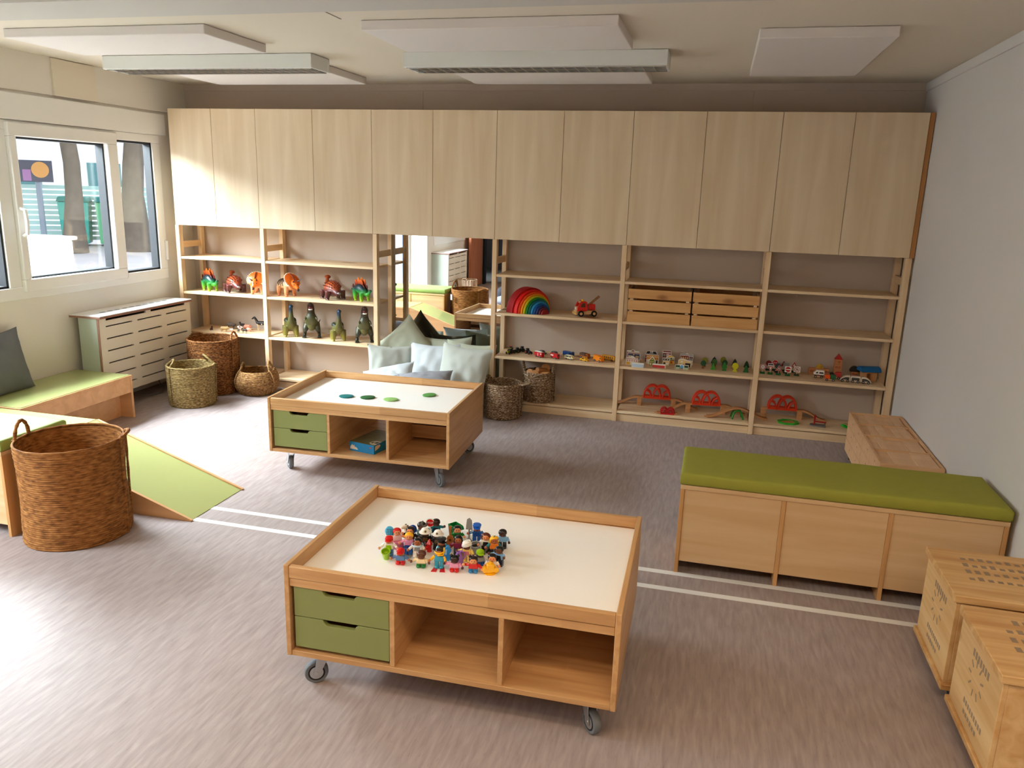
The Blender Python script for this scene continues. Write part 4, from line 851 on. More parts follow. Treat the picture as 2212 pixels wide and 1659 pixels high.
# ------------------------------------------------------------------ wooden rainbow and tow truck
arch = [((176, 20, 30), 'outermost dark red'), ((222, 24, 18), 'second, bright red'), ((232, 74, 20), 'third, orange red'), ((240, 150, 26), 'fourth, yellow orange'), ((200, 200, 36), 'fifth, yellow green'), ((18, 130, 44), 'sixth, deep green'),
        ((18, 104, 104), 'seventh, sea green'), ((50, 148, 206), 'eighth, sky blue'), ((22, 84, 160), 'ninth, strong blue'), ((48, 56, 110), 'tenth, indigo'), ((92, 44, 66), 'eleventh, plum'), ((158, 36, 38), 'innermost solid red')]
ax = V(0.80, -0.60, 0).normalized(); tx = V(0.60, 0.80, 0)
for i, (rgb, nm) in enumerate(arch):
    Ro = 0.168-0.0123*i; Ri = Ro-0.0112 if i < 11 else 0.0; dpt = 0.066
    m = MB(); pts = [(Ro*math.cos(PI*k/32), Ro*math.sin(PI*k/32)) for k in range(33)]
    if i < 11: pts += [(Ri*math.cos(PI*k/32), Ri*math.sin(PI*k/32)) for k in range(32, -1, -1)]
    m.prism(pts, 'y', 0, dpt); rzt = math.atan2(tx.y, tx.x)
    off = 0.0125*i+(0.022 if i else 0.0)
    c = V(2.012, 0.158, 0)+ax*(off-0.066)
    o = m.build('wooden_arch', mat('arch_%02d' % i, rgb, 0.5), bevel=0.0015); o.rotation_euler = (0, 0, rzt); o.location = (c.x+ax.x*dpt, c.y+ax.y*dpt, 0.6932)
    tag(o, nm+' piece of the wooden rainbow on the shelf', 'rainbow piece', 'nested wooden rainbow pieces')
M_tred = mat('toy_red', (212, 34, 24), 0.35); M_tw = wood('toy_beech', (226, 186, 136), (206, 160, 110), 'x', 14, 0.5); M_ty = mat('toy_yellow', (238, 190, 40), 0.35)
def wheel(t, x, y, r, w, m=M_black, hub=M_tw, nm='wheel'):
    b = MB(); b.cyl((x, y-w/2, r), (x, y+w/2, r), r, n=18); b.k = 1; b.cyl((x, y-w/2-0.0006, r), (x, y+w/2+0.0006, r), r*0.5, n=12); return b.build(nm, [m, hub], t, bevel=r*0.06)
t = thing('toy_tow_truck', 'red wooden toy tow truck on the shelf beside the rainbow', 'toy truck', (2.408, 0.128, 0.6932), 3.60)
bx('chassis', M_tw, t, -0.075, -0.032, 0.014, 0.078, 0.032, 0.040, bevel=0.003); bx('bumper', M_tw, t, 0.070, -0.037, 0.012, 0.084, 0.037, 0.030, bevel=0.002)
cabp = [(0.0, 0.036), (0.072, 0.036), (0.070, 0.062), (0.058, 0.090), (0.040, 0.104), (0.012, 0.104), (0.0, 0.094)]
for y in (-0.036, 0.024): MB().prism(cabp, 'y', y, y+0.012).build('cab_side', M_tred, t, bevel=0.003)
for y in (-0.0366, 0.0366): MB().prism([(0.016, 0.064), (0.050, 0.064), (0.044, 0.084), (0.034, 0.093), (0.016, 0.093)], 'y', y-0.0004, y+0.0004).build('side_window', mat('toy_window', (92, 62, 40), 0.4), t)
bx('front', M_tw, t, 0.050, -0.0239, 0.040, 0.074, 0.0239, 0.064, bevel=0.002); bx('roof', M_tw, t, 0.006, -0.0239, 0.088, 0.050, 0.0239, 0.102, bevel=0.002)
MB().box(0.0742, -0.014, 0.044, 0.0748, 0.014, 0.060).build('grille', M_white, t)
hl = MB()
for y in (-0.028, 0.028): hl.cyl((0.083, y, 0.022), (0.087, y, 0.022), 0.006, n=12)
hl.build('headlights', M_ty, t); MB().lathe([(0.010, 0.1022), (0.010, 0.108), (0.005, 0.114)], 14, c=(0.026, 0.0, 0)).build('beacon', M_ty, t)
bx('crane_base', M_tred, t, -0.062, -0.024, 0.041, -0.016, 0.024, 0.084, bevel=0.008)
MB().cbox((-0.052, 0, 0.102), (0.105, 0.014, 0.016), ry=0.70).build('crane_arm', wood('toy_arm', (166, 116, 72), (146, 98, 58), 'x', 14), t, bevel=0.004)
for x in (0.045, -0.048):
    for y in (-0.038, 0.038): wheel(t, x, y, 0.0205, 0.012)

# ------------------------------------------------------------------ slatted crates on the shelf
M_slat = wood('crate_slat', (226, 178, 118), (202, 146, 86), 'x', 4.5, 0.5, knots=5.0)
def slatcrate(x0, x1, label):
    t = thing('slatted_crate', label, 'crate', (x0, 0.008, 0.6932), 0, 'slatted wooden crates'); L, Dp = x1-x0, 0.288
    for z0, z1 in ((0.0, 0.068), (0.080, 0.145), (0.157, 0.218)):
        for y in (0, Dp-0.010): bx('slat', M_slat, t, 0, y, z0, L, y+0.010, z1, bevel=0.0015)
        for x in (0.001, L-0.011): bx('slat', M_piney, t, x, 0.0102, z0, x+0.010, Dp-0.0102, z1, bevel=0.0015)
    for x in (0.0115, L-0.0335):
        for y in (0.0105, Dp-0.0325): bx('corner_post', M_pinez, t, x, y, 0.002, x+0.022, y+0.022, 0.216)
    bx('bottom', M_slat, t, 0.012, 0.0105, 0.003, L-0.012, Dp-0.0105, 0.009)
slatcrate(2.704, 3.112, 'slatted pine crate on the shelf, left of the pair'); slatcrate(3.122, 3.534, 'slatted pine crate on the shelf, right of the pair')

# ------------------------------------------------------------------ small vehicles
def vehicle(label, loc, rz, L, W_, H, m, prof, win=None, extra=(), nm='toy_car', cat='toy vehicle', roof=None, wr=0.2, wm=None):
    t = thing(nm, label, cat, loc, rz, 'small toy vehicles on the shelf')
    P = [(x*L, z*H) for x, z in prof]; MB().prism(P, 'y', -W_/2, W_/2).build('body', m, t, bevel=min(L, H)*0.05)
    if win: 
        wb = MB()
        for (a, b, c, d) in win: wb.box(a*L, -W_/2-0.0005, c*H, b*L, W_/2+0.0005, d*H)
        wb.build('windows', wm or M_dark, t)
    for (n_, mm, a, b, c, d, w0) in extra: MB().box(a*L, -W_*w0/2, c*H, b*L, W_*w0/2, d*H).build(n_, mm, t, bevel=0.001)
    r = H*wr
    for x in (-0.30, 0.30):
        for y in (-W_/2, W_/2): wheel(t, x*L, y, r, W_*0.16, hub=M_steel)
    return t
box_ = [(-0.5, 0.16), (0.5, 0.16), (0.5, 0.9), (0.46, 1.0), (-0.5, 1.0)]
car_ = [(-0.5, 0.2), (0.5, 0.2), (0.5, 0.5), (0.30, 0.58), (0.16, 0.98), (-0.24, 1.0), (-0.42, 0.62), (-0.5, 0.55)]
van_ = [(-0.5, 0.18), (0.5, 0.18), (0.5, 0.5), (0.30, 0.95), (-0.42, 1.0), (-0.5, 0.9)]
trk_ = [(-0.5, 0.2), (0.5, 0.2), (0.5, 0.8), (0.44, 0.95), (0.22, 0.95), (0.2, 0.5), (-0.5, 0.5)]
FR_ = mat('fire_red', (196, 26, 28), 0.3); W_p = mat('gloss_white', (236, 232, 224), 0.3); G_c = mat('car_grey', (96, 96, 102), 0.3, 0.3); Bl = mat('truck_blue', (24, 60, 120), 0.35); Cr = mat('car_cream', (232, 218, 176), 0.35); Ta = mat('taxi_yellow', (244, 182, 24), 0.35); Or = mat('truck_orange', (244, 138, 16), 0.35); Br = mat('truck_rust', (176, 92, 26), 0.4); Bu = mat('bus_yellow', (214, 152, 34), 0.4); Dw = mat('win_blue', (30, 40, 62), 0.2)
zV = 0.3872
def tractor(label, loc, rz, m, rim_):
    t = thing('toy_tractor', label, 'toy vehicle', loc, rz, 'small toy vehicles on the shelf')
    MB().box(-0.006, -0.006, 0.010, 0.028, 0.006, 0.024).build('hood', m, t, bevel=0.002); MB().box(-0.020, -0.009, 0.014, -0.002, 0.009, 0.036).build('cab', M_dark, t, bevel=0.002); MB().box(-0.021, -0.010, 0.0362, -0.001, 0.010, 0.039).build('roof', m, t, bevel=0.001)
    for x, r in ((-0.012, 0.0135), (0.020, 0.009)):
        for y in (-0.012, 0.012): wheel(t, x, y, r, 0.008, hub=rim_)
G_k = mat('tractor_green', (34, 58, 30), 0.4); Y_k = mat('rim_yellow', (214, 190, 40), 0.4); R_k = mat('rim_red', (150, 52, 28), 0.4)
tractor('lime fronted toy tractor at the left front of the vehicle shelf', (1.878, 0.112, zV), -1.75, mat('tractor_lime', (150, 160, 34), 0.4), R_k)
tractor('red toy tractor behind the lime fronted one', (1.866, 0.192, zV), -1.6, FR_, M_steel)
tractor('green toy tractor beside the lime fronted one', (1.915, 0.160, zV), -2.4, G_k, mat('rim_olive', (90, 92, 40), 0.4))
tractor('dark green toy tractor standing behind the green one', (1.938, 0.212, zV), -2.3, mat('tractor_dark', (22, 36, 22), 0.4), G_k)
tractor('black toy tractor standing alone between the green ones and fire truck', (2.006, 0.162, zV), -0.7, M_black, R_k)
vehicle('red toy fire truck with a white roof', (2.102, 0.085, zV), -0.55, 0.072, 0.026, 0.036, FR_, box_, ((0.32, 0.44, 0.6, 0.85), (-0.06, 0.0, 0.3, 0.8)), (('roof', W_p, -0.48, 0.42, 1.01, 1.10, 0.9), ('ladder', W_p, -0.45, 0.3, 1.11, 1.2, 0.3)), wm=W_p)
vehicle('grey toy car behind the fire truck with the white roof', (2.098, 0.190, zV), -0.55, 0.070, 0.030, 0.028, G_c, car_, ((-0.22, 0.12, 0.62, 0.9),), wm=M_dark)
vehicle('red toy fire truck with white lettering stripe, without a roof ladder', (2.216, 0.078, zV), -0.60, 0.070, 0.026, 0.036, FR_, box_, ((-0.42, -0.05, 0.55, 0.8),), (('windscreen', Dw, 0.455, 0.505, 0.6, 0.86, 0.85),), wm=W_p)
vehicle('grey toy car behind the second fire truck', (2.196, 0.168, zV), -0.60, 0.066, 0.030, 0.032, mat('car_ash', (118, 118, 122), 0.3, 0.3), car_, ((-0.22, 0.12, 0.62, 0.9),), wm=M_dark)
vehicle('cream toy car in front of the blue truck', (2.318, 0.090, zV), -0.40, 0.068, 0.028, 0.030, Cr, van_, ((-0.40, 0.00, 0.62, 0.88), (0.05, 0.30, 0.60, 0.84)))
vehicle('blue toy truck behind the cream car', (2.290, 0.196, zV), -0.45, 0.082, 0.030, 0.034, Bl, box_, ((0.2, 0.44, 0.55, 0.85),), (('cab', mat('cab_pale', (150, 160, 170), 0.35), 0.24, 0.46, 1.005, 1.06, 0.8),), wm=Dw)
vehicle('yellow toy taxi at the shelf front', (2.425, 0.074, zV), -0.55, 0.066, 0.027, 0.024, Ta, car_, ((-0.22, 0.10, 0.62, 0.9),))
vehicle('rust brown toy dump truck behind the yellow taxi', (2.412, 0.166, zV), -0.55, 0.076, 0.032, 0.038, Br, trk_, ((0.26, 0.42, 0.55, 0.8),), (('load_bed', mat('bed_brown', (96, 66, 48), 0.5), -0.5, 0.16, 0.52, 0.98, 0.95),))
vehicle('orange toy rubbish truck at the shelf front', (2.520, 0.094, zV), -0.65, 0.076, 0.032, 0.040, Or, box_, ((0.34, 0.44, 0.55, 0.85),), (('hopper', Or, -0.50, 0.15, 1.005, 1.12, 0.8),))
vehicle('yellow toy bus behind the orange rubbish truck', (2.583, 0.160, zV), -0.45, 0.108, 0.028, 0.036, Bu, box_, [(-0.44+0.15*k, -0.36+0.15*k, 0.5, 0.82) for k in range(6)], wm=mat('bus_window', (110, 66, 30), 0.4))
# ------------------------------------------------------------------ flat wooden street blocks, trees and signs
zT = 0.3872
Wh = mat('print_white', (238, 232, 222), 0.4); Rd = mat('print_dkred', (128, 28, 34), 0.4); Nv = mat('print_navy', (30, 48, 84), 0.4); Yl = mat('print_yellow', (232, 176, 50), 0.4); Cm = mat('print_crm', (226, 196, 140), 0.4)
Og = mat('print_orange', (204, 138, 66), 0.4); Gn = mat('print_moss', (110, 122, 44), 0.4); Bk = mat('print_black', (30, 26, 26), 0.4); Tn = mat('print_tan', (190, 150, 96), 0.4); Rr = mat('print_red', (186, 26, 28), 0.4); Lb = mat('print_sky', (96, 160, 204), 0.4); Dg = mat('print_forest', (28, 66, 44), 0.4); Pk = mat('print_rose', (226, 190, 180), 0.4); Gy = mat('print_grey', (150, 146, 140), 0.4); Lg = mat('print_mint', (176, 198, 160), 0.4); Hb = mat('print_paleblue', (190, 204, 216), 0.4)
def street(label, x, y, w, h, outline, prints, name='toy_building', cat='toy building', group='flat wooden street blocks', d=0.018, edge=Wh, rz=-0.03):
    """wooden block: white edged outline (unit square) with its printed face as a second piece"""
    t = thing(name, label, cat, (x, y, zT), rz, group)
    MB().prism([((px-0.5)*w, pz*h) for px, pz in outline], 'y', 0, d).build('block', edge, t, bevel=0.0006)
    p = MB(); ms = []
    for (m, kind, *a) in prints:
        if m not in ms: ms.append(m)
        p.k = ms.index(m); k = len(p.v); lay = 0.0004+0.00008*len(p.f)/6
        if kind == 'r': p.box((a[0]-0.5)*w, -lay, a[1]*h, (a[2]-0.5)*w, 0.0001, a[3]*h)
        elif kind == 'p': p.prism([((px-0.5)*w, pz*h) for px, pz in a[0]], 'y', -lay, 0.0001)
        elif kind == 'c': p.cyl(((a[0]-0.5)*w, 0.0001, a[1]*h), ((a[0]-0.5)*w, -lay, a[1]*h), a[2]*w, n=14)
    p.build('printed_face', ms, t, smooth=False); return t
sq = [(0, 0), (1, 0), (1, 1), (0, 1)]
def wins(m, xs_, z0, z1, w=0.1): return [(m, 'r', x, z0, x+w, z1) for x in xs_]
street('toy town house with a red front and rounded gable, behind the blue one', 2.742, 0.190, 0.084, 0.084, [(0, 0), (1, 0), (1, .86), (.66, .88), (.6, .97), (.5, 1), (.4, .97), (.34, .88), (0, .86)], [(Rd, 'r', .03, .02, .97, .80), (Rd, 'p', [(.4, .82), (.6, .82), (.58, .93), (.5, .96), (.42, .93)]), (Cm, 'c', .5, .86, .04)])
street('toy town house with a navy blue front and four windows', 2.755, 0.132, 0.084, 0.073, sq, [(Nv, 'r', .03, .40, .97, .88), (Rd, 'r', .03, .90, .97, .97), (Cm, 'c', .5, .82, .05)]+wins(Cm, (.08, .22, .66, .80), .52, .74, .10)+[(Pk, 'r', .03, .02, .97, .36)])
street('toy shop with a pale pink awning in front of the navy house', 2.750, 0.075, 0.082, 0.058, [(0, 0), (1, 0), (1, .82), (.75, .84), (.62, 1), (.5, 1.06), (.38, 1), (.25, .84), (0, .82)], [(Pk, 'r', .02, .62, .98, .80), (Wh, 'r', .03, .2, .97, .6), (Yl, 'r', .05, .04, .35, .34), (Yl, 'r', .62, .2, .95, .32)]+wins(Rr, (.1, .28, .48, .66, .84), .44, .56, .07))
street('long low pale blue toy wall at the front of the street', 2.797, 0.006, 0.082, 0.030, sq, [(Hb, 'r', .02, .05, .98, .80)], 'toy_wall', 'toy wall')
street('toy mansion with a grey roof and white gable', 2.868, 0.215, 0.086, 0.080, [(0, 0), (1, 0), (1, .66), (.86, .98), (.14, .98), (0, .66)], [(Bk, 'p', [(.06, .72), (.40, .72), (.40, .95), (.18, .95)]), (Bk, 'p', [(.62, .72), (.94, .72), (.84, .95), (.62, .95)]), (Gy, 'p', [(.26, .68), (.74, .68), (.5, .98)]), (Tn, 'r', .04, .38, .96, .64)]+wins(Rd, (.04, .30, .62, .90), .38, .64, .06)+[(Rd, 'r', .03, .02, .2, .34)])
street('orange brown toy shop in front of the mansion', 2.882, 0.148, 0.084, 0.064, sq, [(Og, 'r', .02, .82, .98, .98), (Og, 'r', .02, .5, .98, .78), (Wh, 'r', .08, .1, .28, .46), (Cm, 'r', .3, .04, .74, .46), (Bk, 'r', .80, .06, .92, .46)])
street('small green toy house with a pointed white edged gable', 2.884, 0.098, 0.042, 0.066, [(0, 0), (1, 0), (1, .55), (.5, 1), (0, .55)], [(Gn, 'p', [(.08, .02), (.92, .02), (.92, .52), (.5, .90), (.08, .52)])]+wins(Cm, (.2, .36, .54, .70), .38, .46, .10)+[(Cm, 'r', .42, .62, .58, .72), (Cm, 'r', .18, .08, .4, .28), (Cm, 'r', .6, .08, .82, .28)])
street('long low red toy wall at the front of the street', 2.934, 0.034, 0.086, 0.028, sq, [(Rr, 'r', .01, .05, .97, .76), (Dg, 'r', .05, .05, .4, .16), (Dg, 'r', .55, .05, .95, .14)], 'toy_wall', 'toy wall')
street('narrow dark red toy house at the back of the street', 2.972, 0.245, 0.058, 0.083, sq, [(Rd, 'r', .04, .02, .96, .80), (Rd, 'r', .04, .88, .96, .98), (Gy, 'r', .12, .5, .36, .72), (Pk, 'r', .44, .5, .8, .76)])
street('toy house with a yellow gable and green shutters', 3.000, 0.192, 0.056, 0.066, [(0, 0), (1, 0), (1, .74), (.5, 1), (0, .74)], [(Yl, 'p', [(.08, .76), (.92, .76), (.5, .97)]), (Lg, 'r', .06, .56, .94, .72)]+wins(Bk, (.22, .56), .57, .71, .12)+[(Bk, 'r', .5, .44, .96, .52), (Yl, 'r', .05, .04, .95, .42), (Rr, 'r', .58, .12, .72, .34)])
street('white edged toy shop with two round dormers', 2.974, 0.150, 0.044, 0.050, sq, [(Nv, 'r', .06, .66, .96, .94), (Cm, 'c', .3, .8, .10), (Cm, 'c', .7, .8, .10), (Cm, 'r', .05, .04, .95, .60), (Bk, 'r', .14, .04, .42, .40), (Wh, 'r', .55, .12, .85, .36)])
street('toy building half dark red and half grey with a curved top', 3.108, 0.220, 0.088, 0.080, [(0, 0), (1, 0), (1, .92), (.62, .92), (.5, 1.02), (.38, .92), (0, .92)], [(Nv, 'r', .03, .84, .97, .89), (Rd, 'r', .03, .42, .66, .78), (Rd, 'r', .03, .02, .66, .36), (Nv, 'r', .68, .44, .97, .50), (Gy, 'r', .68, .52, .97, .78)]+wins(Cm, (.07, .21, .36, .51), .5, .68, .08)+wins(Rd, (.74, .87), .58, .72, .07))
street('toy garage with a dark door and slanted roof', 3.100, 0.146, 0.090, 0.054, [(0, 0), (1, 0), (1, .70), (.38, 1), (.2, .98), (0, .84)], [(Cm, 'p', [(.03, .03), (.97, .03), (.97, .64), (.36, .92), (.22, .90), (.03, .78)]), (Bk, 'r', .54, .02, .92, .50), (Wh, 'c', .27, .64, .07), (Bk, 'r', .06, .34, .5, .38)])
street('low green toy building with a blue arch at the front of the street', 3.085, 0.062, 0.088, 0.033, [(0, 0), (.36, 0), (.42, .2), (.5, .3), (.58, .2), (.64, 0), (1, 0), (1, .86), (.62, .86), (.5, 1.05), (.38, .86), (0, .86)], [(Dg, 'r', .03, .05, .36, .80), (Dg, 'r', .68, .05, .97, .80), (Lb, 'p', [(.37, .10), (.44, .26), (.5, .32), (.56, .26), (.63, .10), (.63, .6), (.5, .95), (.37, .6)]), (Lg, 'r', .06, .08, .33, .4), (Lg, 'r', .70, .08, .95, .4)])
def tree(label, x, y, w, h, shape, m, trunk=None, d=0.012):
    t = thing('toy_tree', label, 'toy tree', (x, y, zT), -0.05, 'flat wooden toy trees')
    def E(cx, cz, rx, rz_, a0, a1, n=18): return [(cx+rx*math.cos(a0+(a1-a0)*i/n), cz+rz_*math.sin(a0+(a1-a0)*i/n)) for i in range(n+1)]
    if shape == 'round': cr = E(0, h*.66, w/2, h*.34, -PI/2+0.35, 3*PI/2-0.35); tr = [(-w*.2, 0), (w*.2, 0), (w*.15, h*.36), (-w*.15, h*.36)]
    elif shape == 'ball': cr = E(0, h*.64, w/2, h*.36, -PI/2+0.5, 3*PI/2-0.5)+[(-w*.16, h*.26), (-w*.36, h*.10), (-w*.36, 0), (w*.36, 0), (w*.36, h*.10), (w*.16, h*.26)]; tr = None
    elif shape == 'cone': cr = [(-w*.5, h*.12), (-w*.5, 0), (w*.5, 0), (w*.5, h*.12), (w*.22, h*.72), (w*.12, h*.95), (0, h), (-w*.12, h*.95), (-w*.22, h*.72)]; tr = None
    elif shape == 'drop': cr = [(-w*.42, 0), (w*.42, 0), (w*.38, h*.1), (w*.2, h*.22), (w*.5, h*.34), (w*.46, h*.5), (w*.22, h*.85), (0, h), (-w*.22, h*.85), (-w*.46, h*.5), (-w*.5, h*.34), (-w*.2, h*.22), (-w*.38, h*.1)]; tr = None
    else: cr = [(-w*.5, h*.34), (-w*.3, h*.28), (w*.3, h*.28), (w*.5, h*.34), (w*.26, h*.8), (0, h), (-w*.26, h*.8)]; tr = [(-w*.34, 0), (w*.34, 0), (w*.30, h*.3), (-w*.30, h*.3)]
    MB().prism(cr, 'y', 0, d).build('crown', m, t, bevel=0.001)
    if tr: MB().prism(tr, 'y', 0.0012, d-0.0012).build('trunk', trunk or m, t, bevel=0.0006)
g1 = mat('leaf_deep', (14, 74, 44), 0.5); g2 = mat('leaf_bright', (64, 136, 30), 0.5); g3 = mat('leaf_mid', (34, 112, 36), 0.5); g4 = mat('leaf_yellow', (192, 186, 20), 0.5); g5 = mat('leaf_dark', (18, 62, 30), 0.5); g6 = mat('leaf_olive', (128, 122, 30), 0.5); g7 = mat('leaf_black', (20, 36, 26), 0.5); tb = mat('trunk_brown', (126, 66, 34), 0.5)
tree('deep green round toy tree with a brown trunk', 3.222, 0.135, .036, .056, 'round', g1, tb)
tree('olive yellow round toy tree behind the deep green one', 3.230, 0.200, .040, .064, 'round', g6, tb)
tree('bright green cone toy tree at the front', 3.288, 0.125, .033, .042, 'cone', g2)
tree('mid green round toy tree behind the bright green cone', 3.296, 0.195, .034, .058, 'round', mat('leaf_grass', (48, 92, 30), 0.5), tb)
tree('dark spired toy fir behind the mid green round tree', 3.292, 0.245, .042, .066, 'fir', g7)
tree('green waisted toy tree at the front, third along', 3.360, 0.118, .034, .060, 'drop', g3)
tree('dark round toy tree behind the green waisted one', 3.363, 0.190, .036, .060, 'round', g5, tb)
tree('olive yellow round toy tree at the back of the third stand', 3.352, 0.255, .038, .068, 'round', g6, tb)
tree('bright yellow ball shaped toy tree', 3.430, 0.120, .042, .060, 'ball', g4)
tree('dark spired toy fir behind the yellow ball tree', 3.428, 0.215, .040, .068, 'fir', g7)
tree('green cone toy tree at the right end of the trees', 3.500, 0.125, .034, .044, 'cone', mat('leaf_pine', (20, 88, 34), 0.5))
tree('dark toy fir behind the right end cone tree', 3.504, 0.190, .038, .066, 'fir', mat('leaf_fir', (22, 58, 24), 0.5))
# road signs
Gb = mat('sign_base', (16, 92, 40), 0.45); Sw = wood('sign_post', (224, 186, 134), (204, 160, 108), 'z', 20); Sr = mat('sign_red', (184, 26, 32), 0.35); Sg = mat('sign_grey', (150, 148, 144), 0.4); Sn = mat('sign_navy', (28, 46, 84), 0.4)
def poly(n, r, a0=0.0): return [(r*math.cos(a0+2*PI*k/n), r*math.sin(a0+2*PI*k/n)) for k in range(n)]
def sign(label, x, y, rz, h, plates, base=Gb, letters=None):
    t = thing('toy_road_sign', label, 'toy road sign', (x, y, zT), rz, 'toy road signs')
    MB().box(-0.016, -0.012, 0, 0.016, 0.012, 0.012).build('base', base, t, bevel=0.0015); MB().cyl((0, 0, 0.012), (0, 0, h), 0.0028, n=10).build('post', Sw, t)
    pl = None
    for i, (m, pts) in enumerate(plates):
        q = MB().prism([(px, pz+h) for px, pz in pts], 'y', -0.0060-0.0006*i if i else -0.0058, -0.0030); o = q.build('plate' if i == 0 else 'plate_print', m, pl or t, bevel=0.0003 if i == 0 else 0); pl = pl or o
    for (tx_, sz, m) in letters or ():
        text(tx_, sz, m, pl, Matrix.Translation((0, -0.0060-0.0006*(len(plates)-1)-0.0004, h)) @ Matrix.Rotation(PI/2, 4, 'X'))
rg = lambda r0, r1: poly(28, r0)
sign('round white toy speed sign reading 50', 3.606, 0.138, -0.05, 0.046, [(W_p, poly(28, .0185)), (Sr, poly(28, .0165)), (W_p, poly(28, .0125))], letters=[('50', .0135, M_black)])
sign('toy give way sign topped by a blue and white panel', 3.655, 0.132, -0.05, 0.042, [(W_p, [(0, -.020), (.020, .014), (-.020, .014)]), (Sr, [(0, -.017), (.0172, .0125), (-.0172, .0125)]), (W_p, [(0, -.010), (.010, .008), (-.010, .008)]), (W_p, [(-.018, .015), (.018, .015), (.018, .032), (-.018, .032)]), (Sn, [(-.015, .021), (.015, .021), (.015, .029), (-.015, .029)])])
sign('dark red round toy sign behind the give way sign', 3.648, 0.250, 0.1, 0.052, [(mat('sign_maroon', (120, 22, 28), 0.4), poly(28, .019))], base=mat('sign_base_dark', (24, 40, 28), 0.5))
sign('triangular red edged toy warning sign', 3.707, 0.134, -0.05, 0.042, [(W_p, [(0, .024), (-.022, -.015), (.022, -.015)]), (Sr, [(0, .021), (-.0195, -.0135), (.0195, -.0135)]), (W_p, [(0, .011), (-.011, -.0085), (.011, -.0085)]), (M_black, [(-.005, -.006), (.005, -.006), (.003, .001), (-.002, .001)])])
sign('red octagonal toy sign reading STOP at the back', 3.690, 0.258, 0.0, 0.056, [(W_p, poly(8, .0205, PI/8)), (Sr, poly(8, .0188, PI/8))], letters=[('STOP', .0105, W_p)], base=mat('sign_base_dark', (24, 40, 28), 0.5))
sign('round grey toy sign seen from behind', 3.703, 0.206, 0.2, 0.046, [(mat('sign_slate', (84, 84, 90), 0.4), poly(28, .019))], base=mat('sign_base_dark', (24, 40, 28), 0.5))
sign('square white toy no entry sign', 3.764, 0.128, -0.05, 0.044, [(W_p, [(-.0205, -.0195), (.0205, -.0195), (.0205, .0195), (-.0205, .0195)]), (Sr, poly(28, .0165)), (W_p, [(-.0155, -.0032), (.0155, -.0032), (.0155, .0032), (-.0155, .0032)])])
sign('square grey back of a toy sign behind the no entry sign', 3.758, 0.208, 0.0, 0.050, [(Sg, [(-.020, -.020), (.020, -.020), (.020, .020), (-.020, .020)])], base=mat('sign_base_dark', (24, 40, 28), 0.5))
sign('dark red triangular toy sign at the back beside the grey square', 3.744, 0.262, 0.3, 0.050, [(mat('sign_maroon', (120, 22, 28), 0.4), [(0, .022), (-.020, -.014), (.020, -.014)])], base=mat('sign_base_dark', (24, 40, 28), 0.5))
ut = [(-.006, -.009), (-.003, -.009), (-.003, .003), (0, .006), (.003, .003), (.003, -.002), (.0005, -.002), (.0048, -.008), (.009, -.002), (.0062, -.002), (.0062, .004), (0, .0095), (-.006, .004)]
sign('square white toy sign with a crossed out turning arrow', 3.822, 0.150, -0.08, 0.044, [(W_p, [(-.0205, -.0195), (.0205, -.0195), (.0205, .0195), (-.0205, .0195)]), (Sr, poly(28, .0165)), (W_p, poly(28, .0138)), (M_black, ut), (Sr, [(-.0105, .009), (-.009, .0105), (.0105, -.009), (.009, -.0105)])], base=mat('sign_base_olive', (44, 66, 34), 0.5))
sign('small red triangular toy warning sign at the back right', 3.812, 0.252, 0.0, 0.050, [(Sr, [(0, .022), (-.020, -.014), (.020, -.014)]), (W_p, [(0, .012), (-.011, -.0085), (.011, -.0085)])], base=mat('sign_base_dark', (24, 40, 28), 0.5))

# ------------------------------------------------------------------ toy town and train
Tw = wood('town_block', (206, 140, 92), (186, 118, 72), 'x', 12, 0.5)
def rings(p, pts, r=0.006): 
    for (x, z) in pts: p.tube([(x+r*math.cos(2*PI*k/16), -0.0004, z+r*math.sin(2*PI*k/16)) for k in range(16)], 0.0012, 5, closed=True)
def tblock(label, x, y, z, w, d, h, m, marks=(), shape=None, rz=0, group='town building blocks'):
    t = thing('toy_block', label, 'toy block', (x, y, zT+z), rz, group)
    b = MB(); b.prism([(px*w, pz*h) for px, pz in (shape or [(-.5, 0), (.5, 0), (.5, 1), (-.5, 1)])], 'y', 0, d); b.build('block', m, t, bevel=0.0012)
    if marks: p = MB(); rings(p, marks); p.build('stamped_windows', Rd, t)
tblock('long wooden toy block with round stamped windows, behind the white van', 3.968, 0.236, 0, 0.126, 0.03, 0.044, Tw, ((-.046, .024), (-.030, .024), (.046, .024)))
tblock('yellow toy gable block with a clock on the long block', 3.972, 0.237, 0.0443, 0.052, 0.024, 0.030, mat('block_yellow', (206, 162, 32), 0.45), ((0.008, .010),), [(-.5, 0), (.5, 0), (.28, .62), (0, 1), (-.28, .62)])
for i, (z, h, mk) in enumerate(((0, .044, ((-.004, .022),)), (.0442, .036, ((-.009, .018), (.009, .018))), (.0804, .034, ((.004, .018),)))):
    tblock(('bottom', 'middle', 'top')[i]+' wooden block of the toy tower', 4.082, 0.228, z, 0.048, 0.036, h, Tw, mk)
tblock('red pointed roof block on the toy tower', 4.082, 0.228, 0.1146, 0.052, 0.036, 0.036, mat('block_red', (176, 30, 24), 0.45), (), [(-.5, 0), (.5, 0), (0, 1)])
tblock('small wooden house block with stamped door behind the white train', 4.193, 0.255, 0, 0.040, 0.03, 0.036, Tw, ((-.008, .022), (.009, .016)))
tblock('black half round roof block behind the white train', 4.193, 0.253, 0.0362, 0.062, 0.034, 0.036, mat('block_black', (30, 28, 26), 0.45), (), [(.5*math.cos(PI*k/12), math.sin(PI*k/12)) for k in range(13)])
